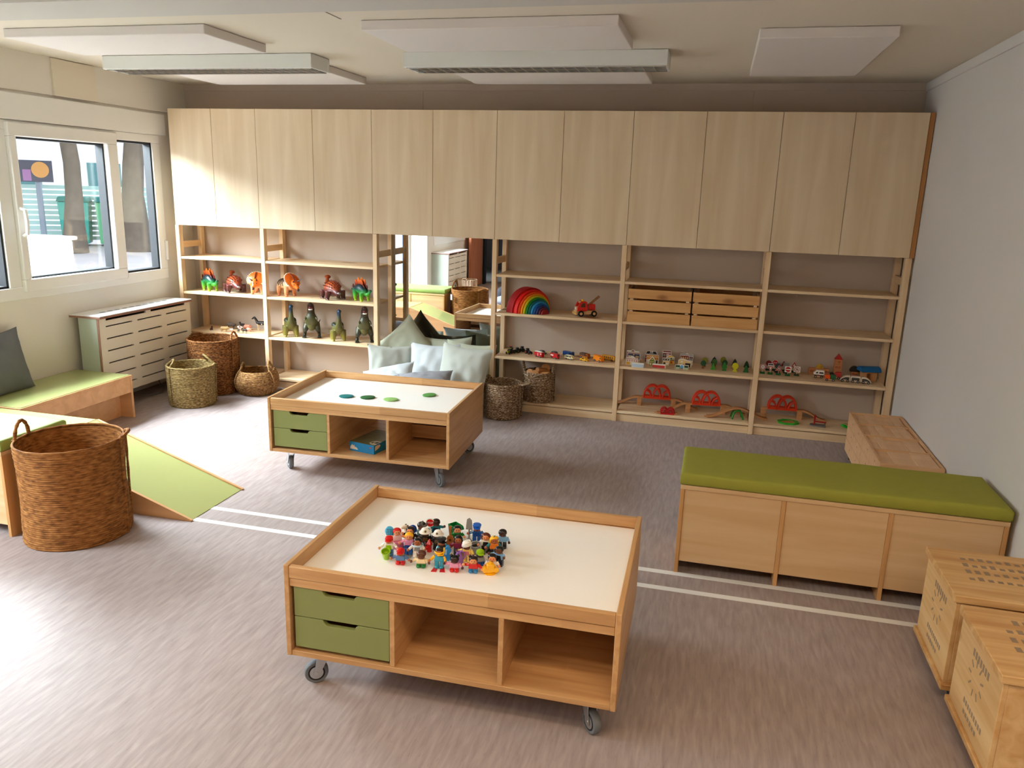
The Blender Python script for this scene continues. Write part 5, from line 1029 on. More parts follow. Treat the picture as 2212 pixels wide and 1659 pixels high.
t = thing('toy_station', 'wooden toy station with a curved blue roof at the right end', 'toy station', (4.272, 0.178, zT), 0.25)
st = MB(); st.box(-0.042, 0, 0, -0.020, 0.05, 0.058); st.box(0.008, 0, 0, 0.046, 0.05, 0.058); st.prism([(-0.020, 0.058), (-0.020, 0.036)]+[(-0.006-0.014*math.cos(PI*k/8), 0.036+0.014*math.sin(PI*k/8)) for k in range(9)]+[(0.008, 0.058)], 'y', 0, 0.05)
st.build('walls', wood('station_wood', (218, 160, 106), (200, 140, 88), 'z', 12), t)
rf = MB().prism([(y, z) for y, z in ((-0.020, 0.0585), (0.068, 0.0585), (0.070, 0.066), (0.052, 0.086), (0.024, 0.092), (-0.004, 0.086), (-0.024, 0.066))], 'x', -0.062, 0.064).build('roof', mat('roof_blue', (22, 104, 168), 0.5), t, bevel=0.003)
def railcar(label, x, y, rz, body, L=0.062, name='toy_train_car', und=None):
    t = thing(name, label, 'toy train', (x, y, zT), rz, 'toy train on the shelf'); bx('chassis', und or M_tw, t, -L*0.48, -0.011, 0.006, L*0.48, 0.011, 0.014, bevel=0.001)
    for k, (m, pr, yy) in enumerate(body): MB().prism([(a*L, b) for a, b in pr], 'y', -yy, yy).build('body' if k == 0 else 'trim_part', m, t, bevel=0.0012)
    for px in (-0.28, 0.28):
        for py in (-0.012, 0.012): wheel(t, px*L, py, 0.0085, 0.006, hub=M_steel)
    for s in (-1, 1): MB().cyl((s*L*0.48, 0, 0.010), (s*(L*0.48+0.006), 0, 0.010), 0.003, n=10).build('coupling', M_steel, t)
Bn = mat('train_brown', (92, 46, 38), 0.45); Gt = mat('train_grey', (70, 66, 64), 0.4); Wt = mat('train_white', (222, 208, 190), 0.35); Tg = mat('train_green', (38, 96, 60), 0.4)
railcar('white toy camper van with dark windows on the shelf', 3.958, 0.150, -0.05, [(W_p, [(-.5, .034), (-.46, .022), (.5, .020), (.5, .045), (.46, .052), (-.26, .052), (-.38, .040)], .0125), (Bn, [(-.46, .0142), (.5, .0142), (.5, .0198), (-.46, .0198)], .0123), (M_dark, [(-.32, .030), (-.08, .030), (-.08, .041), (-.22, .041)], .0128), (M_dark, [(.02, .030), (.42, .030), (.42, .040), (.02, .040)], .0128)], 0.066, 'toy_van')
railcar('orange and green toy wagon in front of the red engine', 4.020, 0.078, -0.06, [(mat('wagon_orange', (226, 86, 22), 0.45), [(-.48, .0145), (-.02, .0145), (-.02, .040), (-.48, .040)], .0125), (Tg, [(.02, .0145), (.48, .0145), (.48, .040), (.40, .043), (.02, .043)], .0125)], 0.070, 'toy_wagon')
railcar('red toy engine behind the orange and green wagon', 4.062, 0.160, -0.05, [(Rr, [(-.1, .0145), (.5, .0145), (.5, .046), (.1, .046), (-.1, .034)], .0125), (M_black, [(-.5, .0145), (-.12, .0145), (-.12, .034), (-.30, .042), (-.5, .036)], .0115)], 0.070, 'toy_engine')
mid = [(-.5, .0145), (.5, .0145), (.5, .040), (.40, .043), (-.40, .043), (-.5, .040)]
hd = [(-.5, .0145), (.5, .0145), (.5, .042), (.1, .042), (-.2, .034), (-.42, .022)]
tl_ = [(-a, b) for a, b in hd]
for lab, x, y, r, pr in (('front car of the white toy train', 4.112, 0.098, -0.04, hd), ('middle car of the white toy train', 4.174, 0.092, -0.08, mid), ('rear car of the white toy train beside the station', 4.236, 0.084, -0.14, tl_)):
    railcar(lab, x, y, r, [(Wt, pr, .0120), (Gt, [(a*0.84, 0.0155+(b-0.0145)*0.62) for a, b in pr], .0123)], 0.058, und=Wt)

# ------------------------------------------------------------------ wooden railway on the bottom shelf
zR = 0.0752; Ob = mat('bridge_orange', (214, 52, 18), 0.35); Rw = wood('rail_wood', (204, 150, 100), (184, 126, 78), 'x', 10)
def ramp_track(t, x0, x1, z0, z1, y=0.0, name='track'):
    n = 14; top = []; 
    for k in range(n+1):
        u = k/n; s = u*u*(3-2*u); top.append((x0+(x1-x0)*u, z0+(z1-z0)*s))
    pts = [(x, z) for x, z in top]+[(x, z-0.012) for x, z in reversed(top)]
    for (a, b, c) in ((-0.02, 0.02, 0),): MB().prism(pts, 'y', y+a, y+b).build(name, Rw, t, bevel=0.001)
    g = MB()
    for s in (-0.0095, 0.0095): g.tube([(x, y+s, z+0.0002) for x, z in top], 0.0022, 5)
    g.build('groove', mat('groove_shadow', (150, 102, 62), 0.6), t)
def arches(t, L, h, y0, y1, r, m, name, z, n=20):
    b = MB(); w = L*0.64
    for cx in (-L*0.18, L*0.18):
        b.tube([(cx+w*0.5*math.cos(PI*k/n), (y0+y1)/2, z+h*0.06+h*0.92*math.sin(PI*k/n)) for k in range(n+1)], r, 8, flat=1.0)
    b.tube([(-L*0.18-w*0.5+r*0.2+L*0.36*0.5+0, (y0+y1)/2, z+h*0.66), (-L*0.5+w*0.56, (y0+y1)/2, z+h*0.06)], r*0.8, 8) if False else None
    for cx in (-L*0.5+L*0.02, L*0.5-L*0.02): pass
    for s in (-1, 1):
        b.tube([(s*L*0.40, (y0+y1)/2, z+h*0.60), (s*L*0.27, (y0+y1)/2, z+h*0.42), (s*L*0.21, (y0+y1)/2, z+h*0.06)], r*0.85, 8)
    b.box(-L*0.5-r*0.6, y0, z-r*0.6, L*0.5+r*0.6, y1, z+r*1.8); return b.build(name, m, t, bevel=0.0008)
def bridge(label, x, y, rz, Lr=0.17, left=True, right=True):
    t = thing('toy_bridge', label, 'toy bridge', (x, y, zR), rz, 'toy railway bridges'); H = 0.067; L = 0.235
    MB().box(-L*0.5-0.012, -0.02, H-0.012, L*0.5+0.012, 0.02, H).build('deck', Rw, t, bevel=0.001)
    for s in (-1, 1): bx('pillar', Rw, t, s*(L*0.5)-0.016, -0.018, 0, s*(L*0.5)+0.016, 0.018, H-0.0122, bevel=0.0015)
    for y0, y1 in ((-0.026, -0.0202), (0.0202, 0.026)): arches(t, 0.178, 0.088, y0, y1, 0.0068, Ob, 'arch_side', H-0.004)
    if left: ramp_track(t, -L*0.5-0.0125-Lr, -L*0.5-0.0125, 0.0122, H)
    if right: ramp_track(t, L*0.5+0.0125, L*0.5+0.0125+Lr, H, 0.0122) if False else ramp_track(t, L*0.5+0.0125+Lr, L*0.5+0.0125, 0.0122, H)
bridge('orange arched toy bridge with ramps at the left of the bottom shelf', 2.926, 0.215, 0.03, 0.150)
bridge('orange arched toy bridge with ramps in the middle of the bottom shelf', 3.262, 0.160, 0.12, 0.135)
bridge('orange arched toy bridge with ramps on the right bottom shelf', 3.762, 0.222, 0.03, 0.150, left=False)
t = thing('toy_bridge', 'small red double arched toy bridge on a short track', 'toy bridge', (3.014, 0.046, zR), 0.08, 'toy railway bridges')
bx('track', Rw, t, -0.070, -0.018, 0, 0.070, 0.018, 0.012); MB().cyl((-0.072, 0, 0.006), (-0.084, 0, 0.006), 0.005, n=12).build('track_peg', Rw, t)
for y0 in (-0.026, 0.0185):
    b = MB(); b.box(-0.045, y0, 0, 0.045, y0+0.0075, 0.012)
    for cx in (-0.022, 0.022): b.tube([(cx+0.022*math.cos(PI*k/14), y0+0.0037, 0.010+0.030*math.sin(PI*k/14)) for k in range(15)], 0.0052, 8); b.tube([(cx+0.010*math.cos(PI*k/10), y0+0.0037, 0.014+0.012*math.sin(PI*k/10)) for k in range(11)], 0.0038, 6)
    b.build('arch_side', mat('bridge_red', (176, 16, 22), 0.3), t)
t = thing('toy_track', 'curved wooden toy track rising over the green support', 'toy track', (3.470, 0.098, zR), 0.19)
ramp_track(t, -0.200, 0.0, 0.0122, 0.078); ramp_track(t, 0.200, 0.0, 0.0122, 0.078); MB().cyl((-0.200, 0, 0.006), (-0.215, 0, 0.006), 0.005, n=12).build('track_peg', Rw, t)
t = thing('toy_support', 'green plastic arch standing under the curved toy track', 'toy support', (3.474, 0.064, zR), 0.12)
Gp = mat('plastic_green', (18, 120, 36), 0.35)
for y in (-0.002, 0.048): MB().tube([(-0.036, y-(0.012 if y < 0 else -0.012), 0.004), (-0.030, y-(0.004 if y < 0 else -0.004), 0.030), (-0.020, y, 0.052), (-0.006, y, 0.060), (0.006, y, 0.060), (0.020, y, 0.052), (0.030, y-(0.004 if y < 0 else -0.004), 0.030), (0.036, y-(0.012 if y < 0 else -0.012), 0.004)], 0.0058, 8).build('arch', Gp, t)
t = thing('toy_turntable', 'bright green toy turntable with a wooden track piece', 'toy turntable', (3.800, 0.108, zR), 0.1); Gl = mat('plastic_lime', (36, 176, 44), 0.35)
b = MB(); pts = [(0.066*(1+0.10*(k % 2))*math.cos(2*PI*k/16), 0.056*(1+0.10*(k % 2))*math.sin(2*PI*k/16)) for k in range(16)]
vs = [(x, y, z) for z in (0, 0.010) for x, y in pts]+[(x*0.66, y*0.66, z) for z in (0, 0.010) for x, y in pts]
fs = []
for k in range(16):
    j = (k+1) % 16; fs += [(k, j, 16+j, 16+k), (16+k, 16+j, 48+j, 48+k), (32+k, 48+k, 48+j, 32+j), (k, 32+k, 32+j, j)]
b.add(vs, fs); b.build('ring', Gl, t, bevel=0.001); MB().cbox((0, 0, 0.005), (0.078, 0.034, 0.009), rz=0.4).build('track', Rw, t, bevel=0.001)
t = thing('toy_crossing', 'toy level crossing with a red barrier on a grey plate', 'toy crossing', (3.984, 0.105, zR), -0.12)
MB().prism([(-0.050, -0.020), (-0.036, -0.030), (0.046, -0.034), (0.052, -0.026), (0.040, 0.026), (-0.030, 0.030), (-0.046, 0.016)], 'z', 0, 0.007).build('plate', mat('plate_grey', (110, 102, 100), 0.5), t, bevel=0.001)
Rb = mat('barrier_red', (160, 18, 22), 0.35)
bx('post', Rb, t, -0.026, -0.006, 0.0072, -0.015, 0.006, 0.070); MB().cbox((0.014, 0.0, 0.026), (0.074, 0.006, 0.008), ry=0.0).build('barrier', Rb, t, bevel=0.001); bx('rest', mat('plate_grey', (110, 102, 100), 0.5), t, 0.040, -0.005, 0.0072, 0.047, 0.005, 0.0215)
t = thing('toy_turntable', 'bright green toy track plate half hidden by the block cart', 'toy track plate', (4.185, 0.150, zR), 0.5)
b = MB(); b.prism([(0.046*(1+0.12*(k % 2))*math.cos(2*PI*k/12), 0.040*(1+0.12*(k % 2))*math.sin(2*PI*k/12)) for k in range(12)], 'z', 0, 0.010); b.box(-0.05, -0.014, 0.0102, -0.03, 0.014, 0.016); b.build('plate', Gl, t, bevel=0.001); bx('track', Rw, t, -0.026, -0.016, 0.0104, 0.040, 0.016, 0.0175)
# ------------------------------------------------------------------ little toy figures on the nearer play table
SK = {'l': mat('skin_light', (226, 150, 104), 0.4), 'm': mat('skin_mid', (176, 104, 62), 0.4), 'd': mat('skin_dark', (104, 60, 38), 0.4), 'k': mat('skin_deep', (64, 38, 30), 0.4)}
def K(rgb): return mat('plastic_%d_%d_%d' % rgb, rgb, 0.22, spec=0.55)
Red, Blu, Cya, Yel, Grn, Lim, Blk, Wht, Nav, Pnk, Dkb, Brn, Mag, Lbl, Dcy, Gry, Ora, Prp, Pal = (K(c) for c in ((206, 22, 22), (24, 82, 168), (48, 160, 196), (250, 186, 16), (14, 118, 44), (146, 190, 22), (18, 18, 20), (238, 234, 226), (26, 34, 58), (228, 150, 190), (40, 24, 20), (84, 44, 26), (132, 24, 66), (120, 170, 214), (24, 118, 132), (150, 150, 150), (236, 130, 40), (160, 110, 196), (240, 206, 110)))
def figure(label, x, y, face_, legs, top, arms, skin, hair=Blk, style='short', hat=None, hatm=None, kid=False, sit=False, armp=((0.3, 0.2), (0.3, 0.2)), apron=None, name='toy_figure'):
    """feet at the origin, looking along -y; armp: (sideways, raise) of the two arms"""
    t = thing(name, label, 'toy figure', tloc(T1, x, y), face_, 'little toy figures on the play table')
    lh = 0.0135 if kid else 0.0235; th_ = 0.0165 if kid else 0.0195; w = 0.0148; z0 = 0.0
    lg = MB()
    for s in (-1, 1):
        cx = s*0.0076
        if sit: lg.cbox((cx, -0.010, 0.014), (0.0132, 0.026, 0.012)); lg.cbox((cx, -0.0205, 0.009), (0.0134, 0.010, 0.022))
        else: lg.prism([(cx-0.0066, 0.0), (cx+0.0066, 0.0), (cx+0.0062, lh), (cx-0.0062, lh)], 'y', -0.0068, 0.0080); lg.ell((cx, -0.0062, 0.0056), (0.0070, 0.0075, 0.0056), 12, 8)
    lg.build('legs', legs, t, bevel=0.0018)
    zb = 0.020 if sit else lh
    tp = MB().prism([(-0.0150, zb+0.0002), (0.0150, zb+0.0002), (0.0142, zb+th_*0.55), (0.0115, zb+th_), (-0.0115, zb+th_), (-0.0142, zb+th_*0.55)], 'y', -0.0072, 0.0082).build('torso', top, t, bevel=0.0022)
    if apron: MB().prism([(-0.010, zb+0.001), (0.010, zb+0.001), (0.0075, zb+th_*0.72), (-0.0075, zb+th_*0.72)], 'y', -0.0082, -0.0070).build('apron', apron, tp, bevel=0.0003)
    zs = zb+th_*0.80
    for s, (side, up) in zip((-1, 1), armp):
        sh = V(s*0.0138, 0, zs); el = sh+V(s*(0.0035+0.006*side), -0.003, -0.0085+0.011*up); ha = el+V(s*(0.001+0.004*side), -0.006, -0.0035+0.010*up)
        a = MB().tube([sh, el, ha], [0.0050, 0.0044, 0.0038], 9).build('arm', arms, t)
        h = MB(); d = (ha-el).normalized(); h.ell(ha+d*0.0030, (0.0044, 0.0044, 0.0048), 10, 8); h.tube([ha+d*0.003+V(0.003*math.cos(q), -0.002, 0.0035*math.sin(q)) for q in (0.6, 0, -0.6)], 0.0018, 6); h.build('hand', SK[skin], a)
    zh = zb+th_; hb = MB(); hb.lathe([(0.0070, 0), (0.0108, 0.0018), (0.0116, 0.006), (0.0116, 0.013), (0.0105, 0.0168), (0.006, 0.0184)], 20, c=(0, 0, zh))
    hb.ell((0, -0.0115, zh+0.0078), (0.0022, 0.0022, 0.0018), 8, 6)
    hb.k = 1
    for s in (-1, 1): hb.ell((s*0.0042, -0.0108, zh+0.0108), (0.0013, 0.0010, 0.0017), 8, 6)
    hb.k = 2; hb.tube([(-0.0042, -0.0108, zh+0.0048), (0, -0.0116, zh+0.0036), (0.0042, -0.0108, zh+0.0048)], 0.0007, 5)
    hd = hb.build('head', [SK[skin], M_black, K((120, 40, 34))], t)
    if style and not hat:
        hm = MB()
        if style in ('short', 'long', 'bob', 'bun'):
            hm.ell((0, 0.0022, zh+0.0140), (0.0134, 0.0128, 0.0084), 18, 10); hm.ell((0, 0.0062, zh+0.0100), (0.0128, 0.0078, 0.0090), 16, 10)
            for s in (-1, 1): hm.ell((s*0.0112, 0.0015, zh+0.0110), (0.0030, 0.0070, 0.0055), 10, 8)
        if style in ('long', 'bob'):
            dz = 0.004 if style == 'bob' else -0.004
            hm.ell((0, 0.0085, zh+dz), (0.0138, 0.0070, 0.0120), 14, 10)
            for s in (-1, 1): hm.ell((s*0.0125, 0.002, zh+dz+0.004), (0.0034, 0.0070, 0.0100), 10, 8)
        if style == 'bun':
            for s in (-1, 1): hm.ell((s*0.0105, 0.003, zh+0.0215), (0.0050, 0.0045, 0.0050), 12, 8)
        if style == 'afro': hm.ell((0, 0.003, zh+0.0135), (0.0152, 0.0142, 0.0112), 20, 12)
        hm.build('hair', hair, hd)
    if hat:
        c = MB()
        if hat == 'cap': c.lathe([(0.0126, 0.0100), (0.0130, 0.0130), (0.0118, 0.0190), (0.0075, 0.0228), (0.001, 0.0240)], 20, c=(0, 0.0008, zh)); c.ell((0, -0.0125, zh+0.0118), (0.0105, 0.0085, 0.0018), 14, 6)
        elif hat == 'engineer': c.lathe([(0.0126, 0.0100), (0.0128, 0.0136), (0.0145, 0.0165), (0.0148, 0.0205), (0.012, 0.0232), (0.001, 0.0240)], 20, c=(0, 0.0008, zh)); c.ell((0, -0.0125, zh+0.0112), (0.0105, 0.0075, 0.0018), 14, 6)
        elif hat == 'police': c.lathe([(0.0124, 0.0100), (0.0126, 0.0148), (0.0160, 0.0185), (0.0164, 0.0212), (0.012, 0.0226), (0.001, 0.0228)], 20, c=(0, 0.0008, zh)); c.ell((0, -0.0120, zh+0.0108), (0.0100, 0.0080, 0.0016), 14, 6)
        elif hat == 'fire':
            c.lathe([(0.0195, 0.0098), (0.0200, 0.0112), (0.0140, 0.0126), (0.0135, 0.0180), (0.0105, 0.0232), (0.005, 0.0258), (0.001, 0.0262)], 24, c=(0, 0.001, zh))
        elif hat == 'turban': c.ell((0, 0.0015, zh+0.0170), (0.0148, 0.0142, 0.0105), 18, 12)
        ho = c.build('hat', hatm, hd)
        if hat == 'fire': MB().ell((0, -0.0122, zh+0.0185), (0.0036, 0.0020, 0.0042), 10, 8).build('badge', K((110, 92, 50)), ho)
        if hat == 'turban':
            f = MB()
            for k in range(4): f.tube([(0.0152*math.cos(a)*math.cos(k*0.25), 0.0015+0.0146*math.sin(a), zh+0.0120+0.0035*k+0.003*math.cos(a)) for a in [i*PI/8 for i in range(17)]], 0.0014, 5)
            f.build('fold', hatm, ho)
        if hat in ('cap', 'engineer', 'police', 'fire'): MB().ell((0, 0.0055, zh+0.0075), (0.0124, 0.0070, 0.0060), 14, 8).build('hair', hair, hd)
    return t
def acc(name, label, x, y, rz=0, z=0.3782): return thing(name, label, name.replace('toy_', 'toy ').replace('_', ' '), tloc(T1, x, y, z), rz, 'toy accessories on the play table')
F = 0.20
figure('toy figure with red cap and green apron behind the lime pot', 0.241, 0.232, F, K((60, 110, 150)), Wht, Wht, 'l', Blk, hat='cap', hatm=Red, apron=Lim, armp=((.9, .1), (.9, .2)))
figure('child toy figure with red cap, blue jacket and red trousers', 0.298, 0.186, F, Red, K((80, 122, 176)), K((80, 122, 176)), 'm', Blk, hat='cap', hatm=Red, kid=True, armp=((.8, .4), (.8, .3)))
figure('child toy figure with curly brown hair and green trousers', 0.366, 0.185, F, Grn, K((236, 214, 170)), K((236, 214, 170)), 'd', Brn, 'afro', kid=True, armp=((.9, .4), (.6, .3)))
dv = figure('diver toy figure in cyan dungarees with yellow goggles and snorkel', 0.421, 0.196, F, Cya, Cya, Yel, 'm', Dkb, 'short', armp=((.9, .1), (.2, .0)))
zq = 0.0235+0.0195; m = MB(); m.tube([(0.0122*math.cos(a), -0.0125*abs(math.sin(a))-0.001, zq+0.0115) for a in [i*PI/10 for i in range(11)]], 0.0030, 7); m.ell((0, -0.0125, zq+0.0055), (0.0052, 0.0035, 0.0034), 10, 8); m.tube([(0.004, -0.012, zq+0.005), (0.013, -0.008, zq+0.004), (0.0150, -0.002, zq+0.012), (0.0152, 0.0, zq+0.026)], 0.0024, 7); m.build('goggles_snorkel', Yel, dv)
for s in (-1, 1): MB().prism([(s*0.0095-0.0058, 0.004), (s*0.0095+0.0058, 0.004), (s*0.0135+0.0085, -0.029), (s*0.0135-0.0085, -0.029)], 'z', 0.0, 0.0022).build('flipper', Red, dv, bevel=0.0006)
figure('child toy figure with dark bob hair, pink top and red trousers', 0.473, 0.188, F, Red, Pnk, Pnk, 'k', Blk, 'bun', kid=True, armp=((1.0, .7), (.6, .2)))
figure('child toy figure with two hair buns, red top and blue trousers', 0.530, 0.199, F, K((36, 128, 192)), Red, Red, 'l', Dkb, 'bun', kid=True, armp=((.9, .7), (.8, .1)))
figure('dark haired toy figure crouched behind the yellow jetpack', 0.581, 0.232, F, Wht, Wht, Wht, 'l', Blk, 'short', kid=True)
figure('child toy figure with lime cap, grey top and blue trousers', 0.537, 0.250, F+0.3, Blu, Gry, Wht, 'k', Blk, hat='cap', hatm=Lim, kid=True, armp=((.3, .2), (.9, .3)))
figure('police toy figure in light blue shirt with black tie and navy trousers', 0.594, 0.264, F-0.3, Nav, Lbl, Lbl, 'd', Blk, 'short', armp=((.9, .6), (.2, .4)), apron=Blk)
figure('toy figure with white turban hair and pale yellow coat', 0.489, 0.263, F, Pal, Pal, Pal, 'd', hat='turban', hatm=Wht, armp=((1.0, .5), (.3, .0)), apron=K((206, 120, 130)))
figure('toy figure with black peaked cap behind the diver', 0.404, 0.268, F+0.9, Nav, Dkb, Cya, 'm', Blk, hat='police', hatm=Blk, armp=((.9, .2), (.4, .2)))
az = figure('astronaut toy figure in white suit with a clear helmet ring', 0.332, 0.246, F, Wht, Wht, Wht, 'm', Blk, 'short', armp=((.9, .1), (.5, .2)), apron=Gry)
M_clear = K((176, 200, 226)); MB().tube([(0.0175*math.cos(2*PI*k/20), -0.002+0.0175*math.sin(2*PI*k/20), 0.0235+0.0195+0.001) for k in range(20)], 0.0022, 7, closed=True).build('helmet_ring', M_clear, az)
wc = thing('toy_wheelchair', 'grey toy wheelchair carrying the yellow haired figure', 'toy wheelchair', tloc(T1, 0.297, 0.262, 0.3782), F)
bx('seat', Gry, wc, -0.013, -0.008, 0.006, 0.013, 0.012, 0.0095, bevel=0.001); bx('backrest', K((176, 160, 146)), wc, -0.013, 0.0105, 0.0100, 0.013, 0.0135, 0.038, bevel=0.001); bx('footrest', Gry, wc, -0.012, -0.036, 0.0, 0.012, -0.018, 0.004, bevel=0.001)
for s in (-1, 1): MB().cyl((s*0.0165, 0.004, 0.0115), (s*0.0205, 0.004, 0.0115), 0.0115, n=18).build('wheel', Blk, wc)
q = tloc(T1, 0.297, 0.262); o = figure('yellow haired toy figure in pink and blue sitting in the wheelchair', 0.297, 0.262, F, Blu, Pnk, Pnk, 'l', Yel, 'short', sit=True, armp=((.9, .3), (.9, .2))); o.location.z += 0.0100
figure('toy figure with long black hair, magenta top and navy trousers', 0.450, 0.300, F, Nav, Mag, Mag, 'm', Blk, 'long', armp=((.9, .3), (.3, .0)))
figure('toy figure with black hair and green jacket behind the guitar', 0.424, 0.372, F+0.2, K((216, 186, 120)), Grn, Grn, 'l', Blk, 'short', armp=((.6, .3), (.3, .2)), apron=Blk)
figure('firefighter toy figure in black with white helmet, farther from the hydrant', 0.331, 0.318, F+0.25, Blk, Blk, Blk, 'd', Blk, hat='fire', hatm=Wht, armp=((.5, .1), (.5, .0)), apron=K((92, 70, 40)))
figure('firefighter toy figure in black with white helmet, right beside the red hydrant', 0.376, 0.315, F-0.1, Blk, Blk, Blk, 'd', Blk, hat='fire', hatm=Wht, armp=((.7, .2), (.4, .1)), apron=K((92, 70, 40)))
figure('dark haired toy figure in teal at the back beside a big grey wrench', 0.304, 0.360, F, Dcy, K((150, 196, 206)), Lbl, 'd', Dkb, 'afro', armp=((.9, .3), (.3, .1)))
figure('toy figure in teal shirt and tie with one arm up beside the STOP sign', 0.340, 0.402, F, Nav, Dcy, Dcy, 'k', Dkb, 'short', armp=((.9, .0), (1.0, .8)), apron=Nav)
figure('toy figure all in blue with a blue cap', 0.482, 0.404, F+0.15, Blu, Blu, K((40, 110, 180)), 'm', Blk, hat='engineer', hatm=K((30, 98, 200)), armp=((1.0, .5), (.3, .3)), apron=K((20, 70, 150)))
figure('toy figure with chestnut bob hair, white jacket and black bow tie', 0.529, 0.345, F, Blk, Wht, Wht, 'l', K((96, 40, 28)), 'bob', armp=((.4, .1), (.4, .2)), apron=Blk)
figure('yellow haired toy figure in an orange vest with teal sleeves', 0.561, 0.330, F+0.2, Blk, Ora, Dcy, 'm', Yel, 'bob', armp=((.9, .3), (.3, .1)))
figure('toy figure with black hair, light blue shirt and black trousers at the back right', 0.574, 0.388, F, Blk, Lbl, Lbl, 'k', Blk, 'short', armp=((1.0, .2), (.3, .0)))
pr = figure('princess toy figure with red hair and a glittering pink skirt', 0.243, 0.296, F+0.3, Pnk, K((236, 200, 200)), SK['l'], 'l', Red, 'short', armp=((.3, .2), (1.0, .4)))
MB().lathe([(0.0190, 0.0002), (0.0220, 0.006), (0.0205, 0.016), (0.0150, 0.0245)], 22, c=(0, -0.004, 0)).build('skirt', mat('skirt_glitter', (206, 110, 150), 0.15, mott=0.5, mscale=400, spec=0.7), pr)
figure('brown haired toy figure in black standing behind the wheelchair', 0.279, 0.320, F, Blk, Blk, Blk, 'l', Dkb, 'short', armp=((.4, .8), (.9, .2)))
# accessories
a = acc('toy_pot', 'lime green toy watering pot held forward by the red capped figure', 0.243, 0.206, 0.2); c = MB(); c.lathe([(0.0085, 0.001), (0.0135, 0.030), (0.0150, 0.031), (0.0150, 0.034), (0.0128, 0.0338), (0.0115, 0.022), (0.001, 0.021)], 24); c.xf(Matrix.Rotation(0.35, 4, 'X')); c.build('pot', Lim, a); MB().cyl((0, -0.0085, 0.0195), (0, -0.0110, 0.0265), 0.0045, 0.0042, 14).build('stud', Lim, a)
a = acc('toy_hydrant', 'red toy fire hydrant between the two firefighters', 0.354, 0.295, 0); MB().lathe([(0.0085, 0), (0.0075, 0.004), (0.0065, 0.022), (0.0105, 0.0235), (0.0105, 0.028), (0.0060, 0.034), (0.0020, 0.041), (0.001, 0.0425)], 18).build('column', Red, a); MB().cyl((-0.003, -0.004, 0.016), (-0.012, -0.013, 0.013), 0.0062, 0.0068, 14).build('nozzle', Red, a)
a = acc('toy_stop_sign', 'toy hand sign reading STOP, white edged and red', 0.322, 0.394, F); MB().lathe([(0.0095, 0), (0.0090, 0.003), (0.003, 0.006), (0.0028, 0.040)], 14).build('handle', Wht, a)
pl = MB().cyl((0, -0.0022, 0.0535), (0, 0.0022, 0.0535), 0.0150, n=30).build('plate', Wht, a, bevel=0.0004); MB().cyl((0, -0.0027, 0.0535), (0, -0.0020, 0.0535), 0.0128, n=30).build('plate_print', Red, pl); text('STOP', 0.0092, Wht, pl, Matrix.Translation((0, -0.0030, 0.0535)) @ Matrix.Rotation(PI/2, 4, 'X'))
a = acc('toy_bin', 'green toy wheelie bin standing behind the green jacketed figure', 0.401, 0.418, -0.62); GB = K((10, 116, 48)); c = MB()
def frus(c, w0, w1, z0, z1, inner=False): c.add([(-w0, -w0, z0), (w0, -w0, z0), (w0, w0, z0), (-w0, w0, z0), (-w1, -w1, z1), (w1, -w1, z1), (w1, w1, z1), (-w1, w1, z1)], [(0, 3, 2, 1), (0, 1, 5, 4), (1, 2, 6, 5), (2, 3, 7, 6), (3, 0, 4, 7)])
frus(c, 0.0125, 0.0165, 0.0, 0.048); frus(c, 0.0105, 0.0145, 0.012, 0.048)
c.add([(s0*0.0165, s1*0.0165, 0.048) for s0, s1 in ((-1, -1), (1, -1), (1, 1), (-1, 1))]+[(s0*0.0145, s1*0.0145, 0.048) for s0, s1 in ((-1, -1), (1, -1), (1, 1), (-1, 1))], [(0, 1, 5, 4), (1, 2, 6, 5), (2, 3, 7, 6), (3, 0, 4, 7)])
c.build('bin', GB, a, smooth=False); MB().prism([(0.0168, 0.0482), (0.022, 0.0500), (0.030, 0.047), (0.034, 0.038), (0.031, 0.037), (0.027, 0.044), (0.0168, 0.0455)], 'y', -0.014, 0.014).build('lid', GB, a)
a = acc('toy_shovel', 'grey toy shovel held by the blue figure', 0.459, 0.392, F); a.scale = (1.35,)*3; c = MB(); c.cyl((0, 0, 0.006), (0, 0, 0.040), 0.0024, n=10); c.lathe([(0.0085, 0), (0.0085, 0.004), (0.0045, 0.010), (0.0026, 0.014)], 14); c.prism([(-0.0085, 0.036), (-0.0060, 0.062), (0.000, 0.066), (0.0062, 0.060), (0.0085, 0.034), (0.002, 0.036)], 'y', -0.0013, 0.0013); c.build('shovel', Gry, a)
def wrench(label, x, y, rz, tilt):
    a = acc('toy_wrench', label, x, y, rz); a.scale = (1.25,)*3; c = MB(); c.tube([(0, 0, 0.001), (0, 0, 0.050)], [0.0034, 0.0028], 8); c.lathe([(0.0060, 0), (0.0060, 0.006)], 12)
    for s in (-1, 1): c.tube([(0, 0, 0.047), (s*0.0062, 0, 0.053), (s*0.0060, 0, 0.062)], [0.0034, 0.0032, 0.0018], 7)
    c.xf(Matrix.Rotation(tilt, 4, 'Y')); c.build('wrench', mat('wrench_grey', (104, 100, 96), 0.3, 0.3), a)
wrench('dark grey toy wrench leaning right beside the grey bucket', 0.524, 0.322, F, 0.62); wrench('dark grey toy wrench standing beside the teal figure at the back', 0.292, 0.350, F, 0.35)
a = acc('toy_bucket', 'grey toy bucket with a dark inside', 0.503, 0.325, 0); c = MB(); c.lathe([(0.0125, 0.0), (0.0165, 0.034), (0.0180, 0.0345), (0.0180, 0.037), (0.0150, 0.037), (0.0140, 0.024)], 24, cap1=False); c.k = 1; c.lathe([(0.0142, 0.0260), (0.001, 0.0261)], 20, cap0=False); c.xf(Matrix.Rotation(0.22, 4, 'X')); c.build('bucket', [Gry, Blk], a)
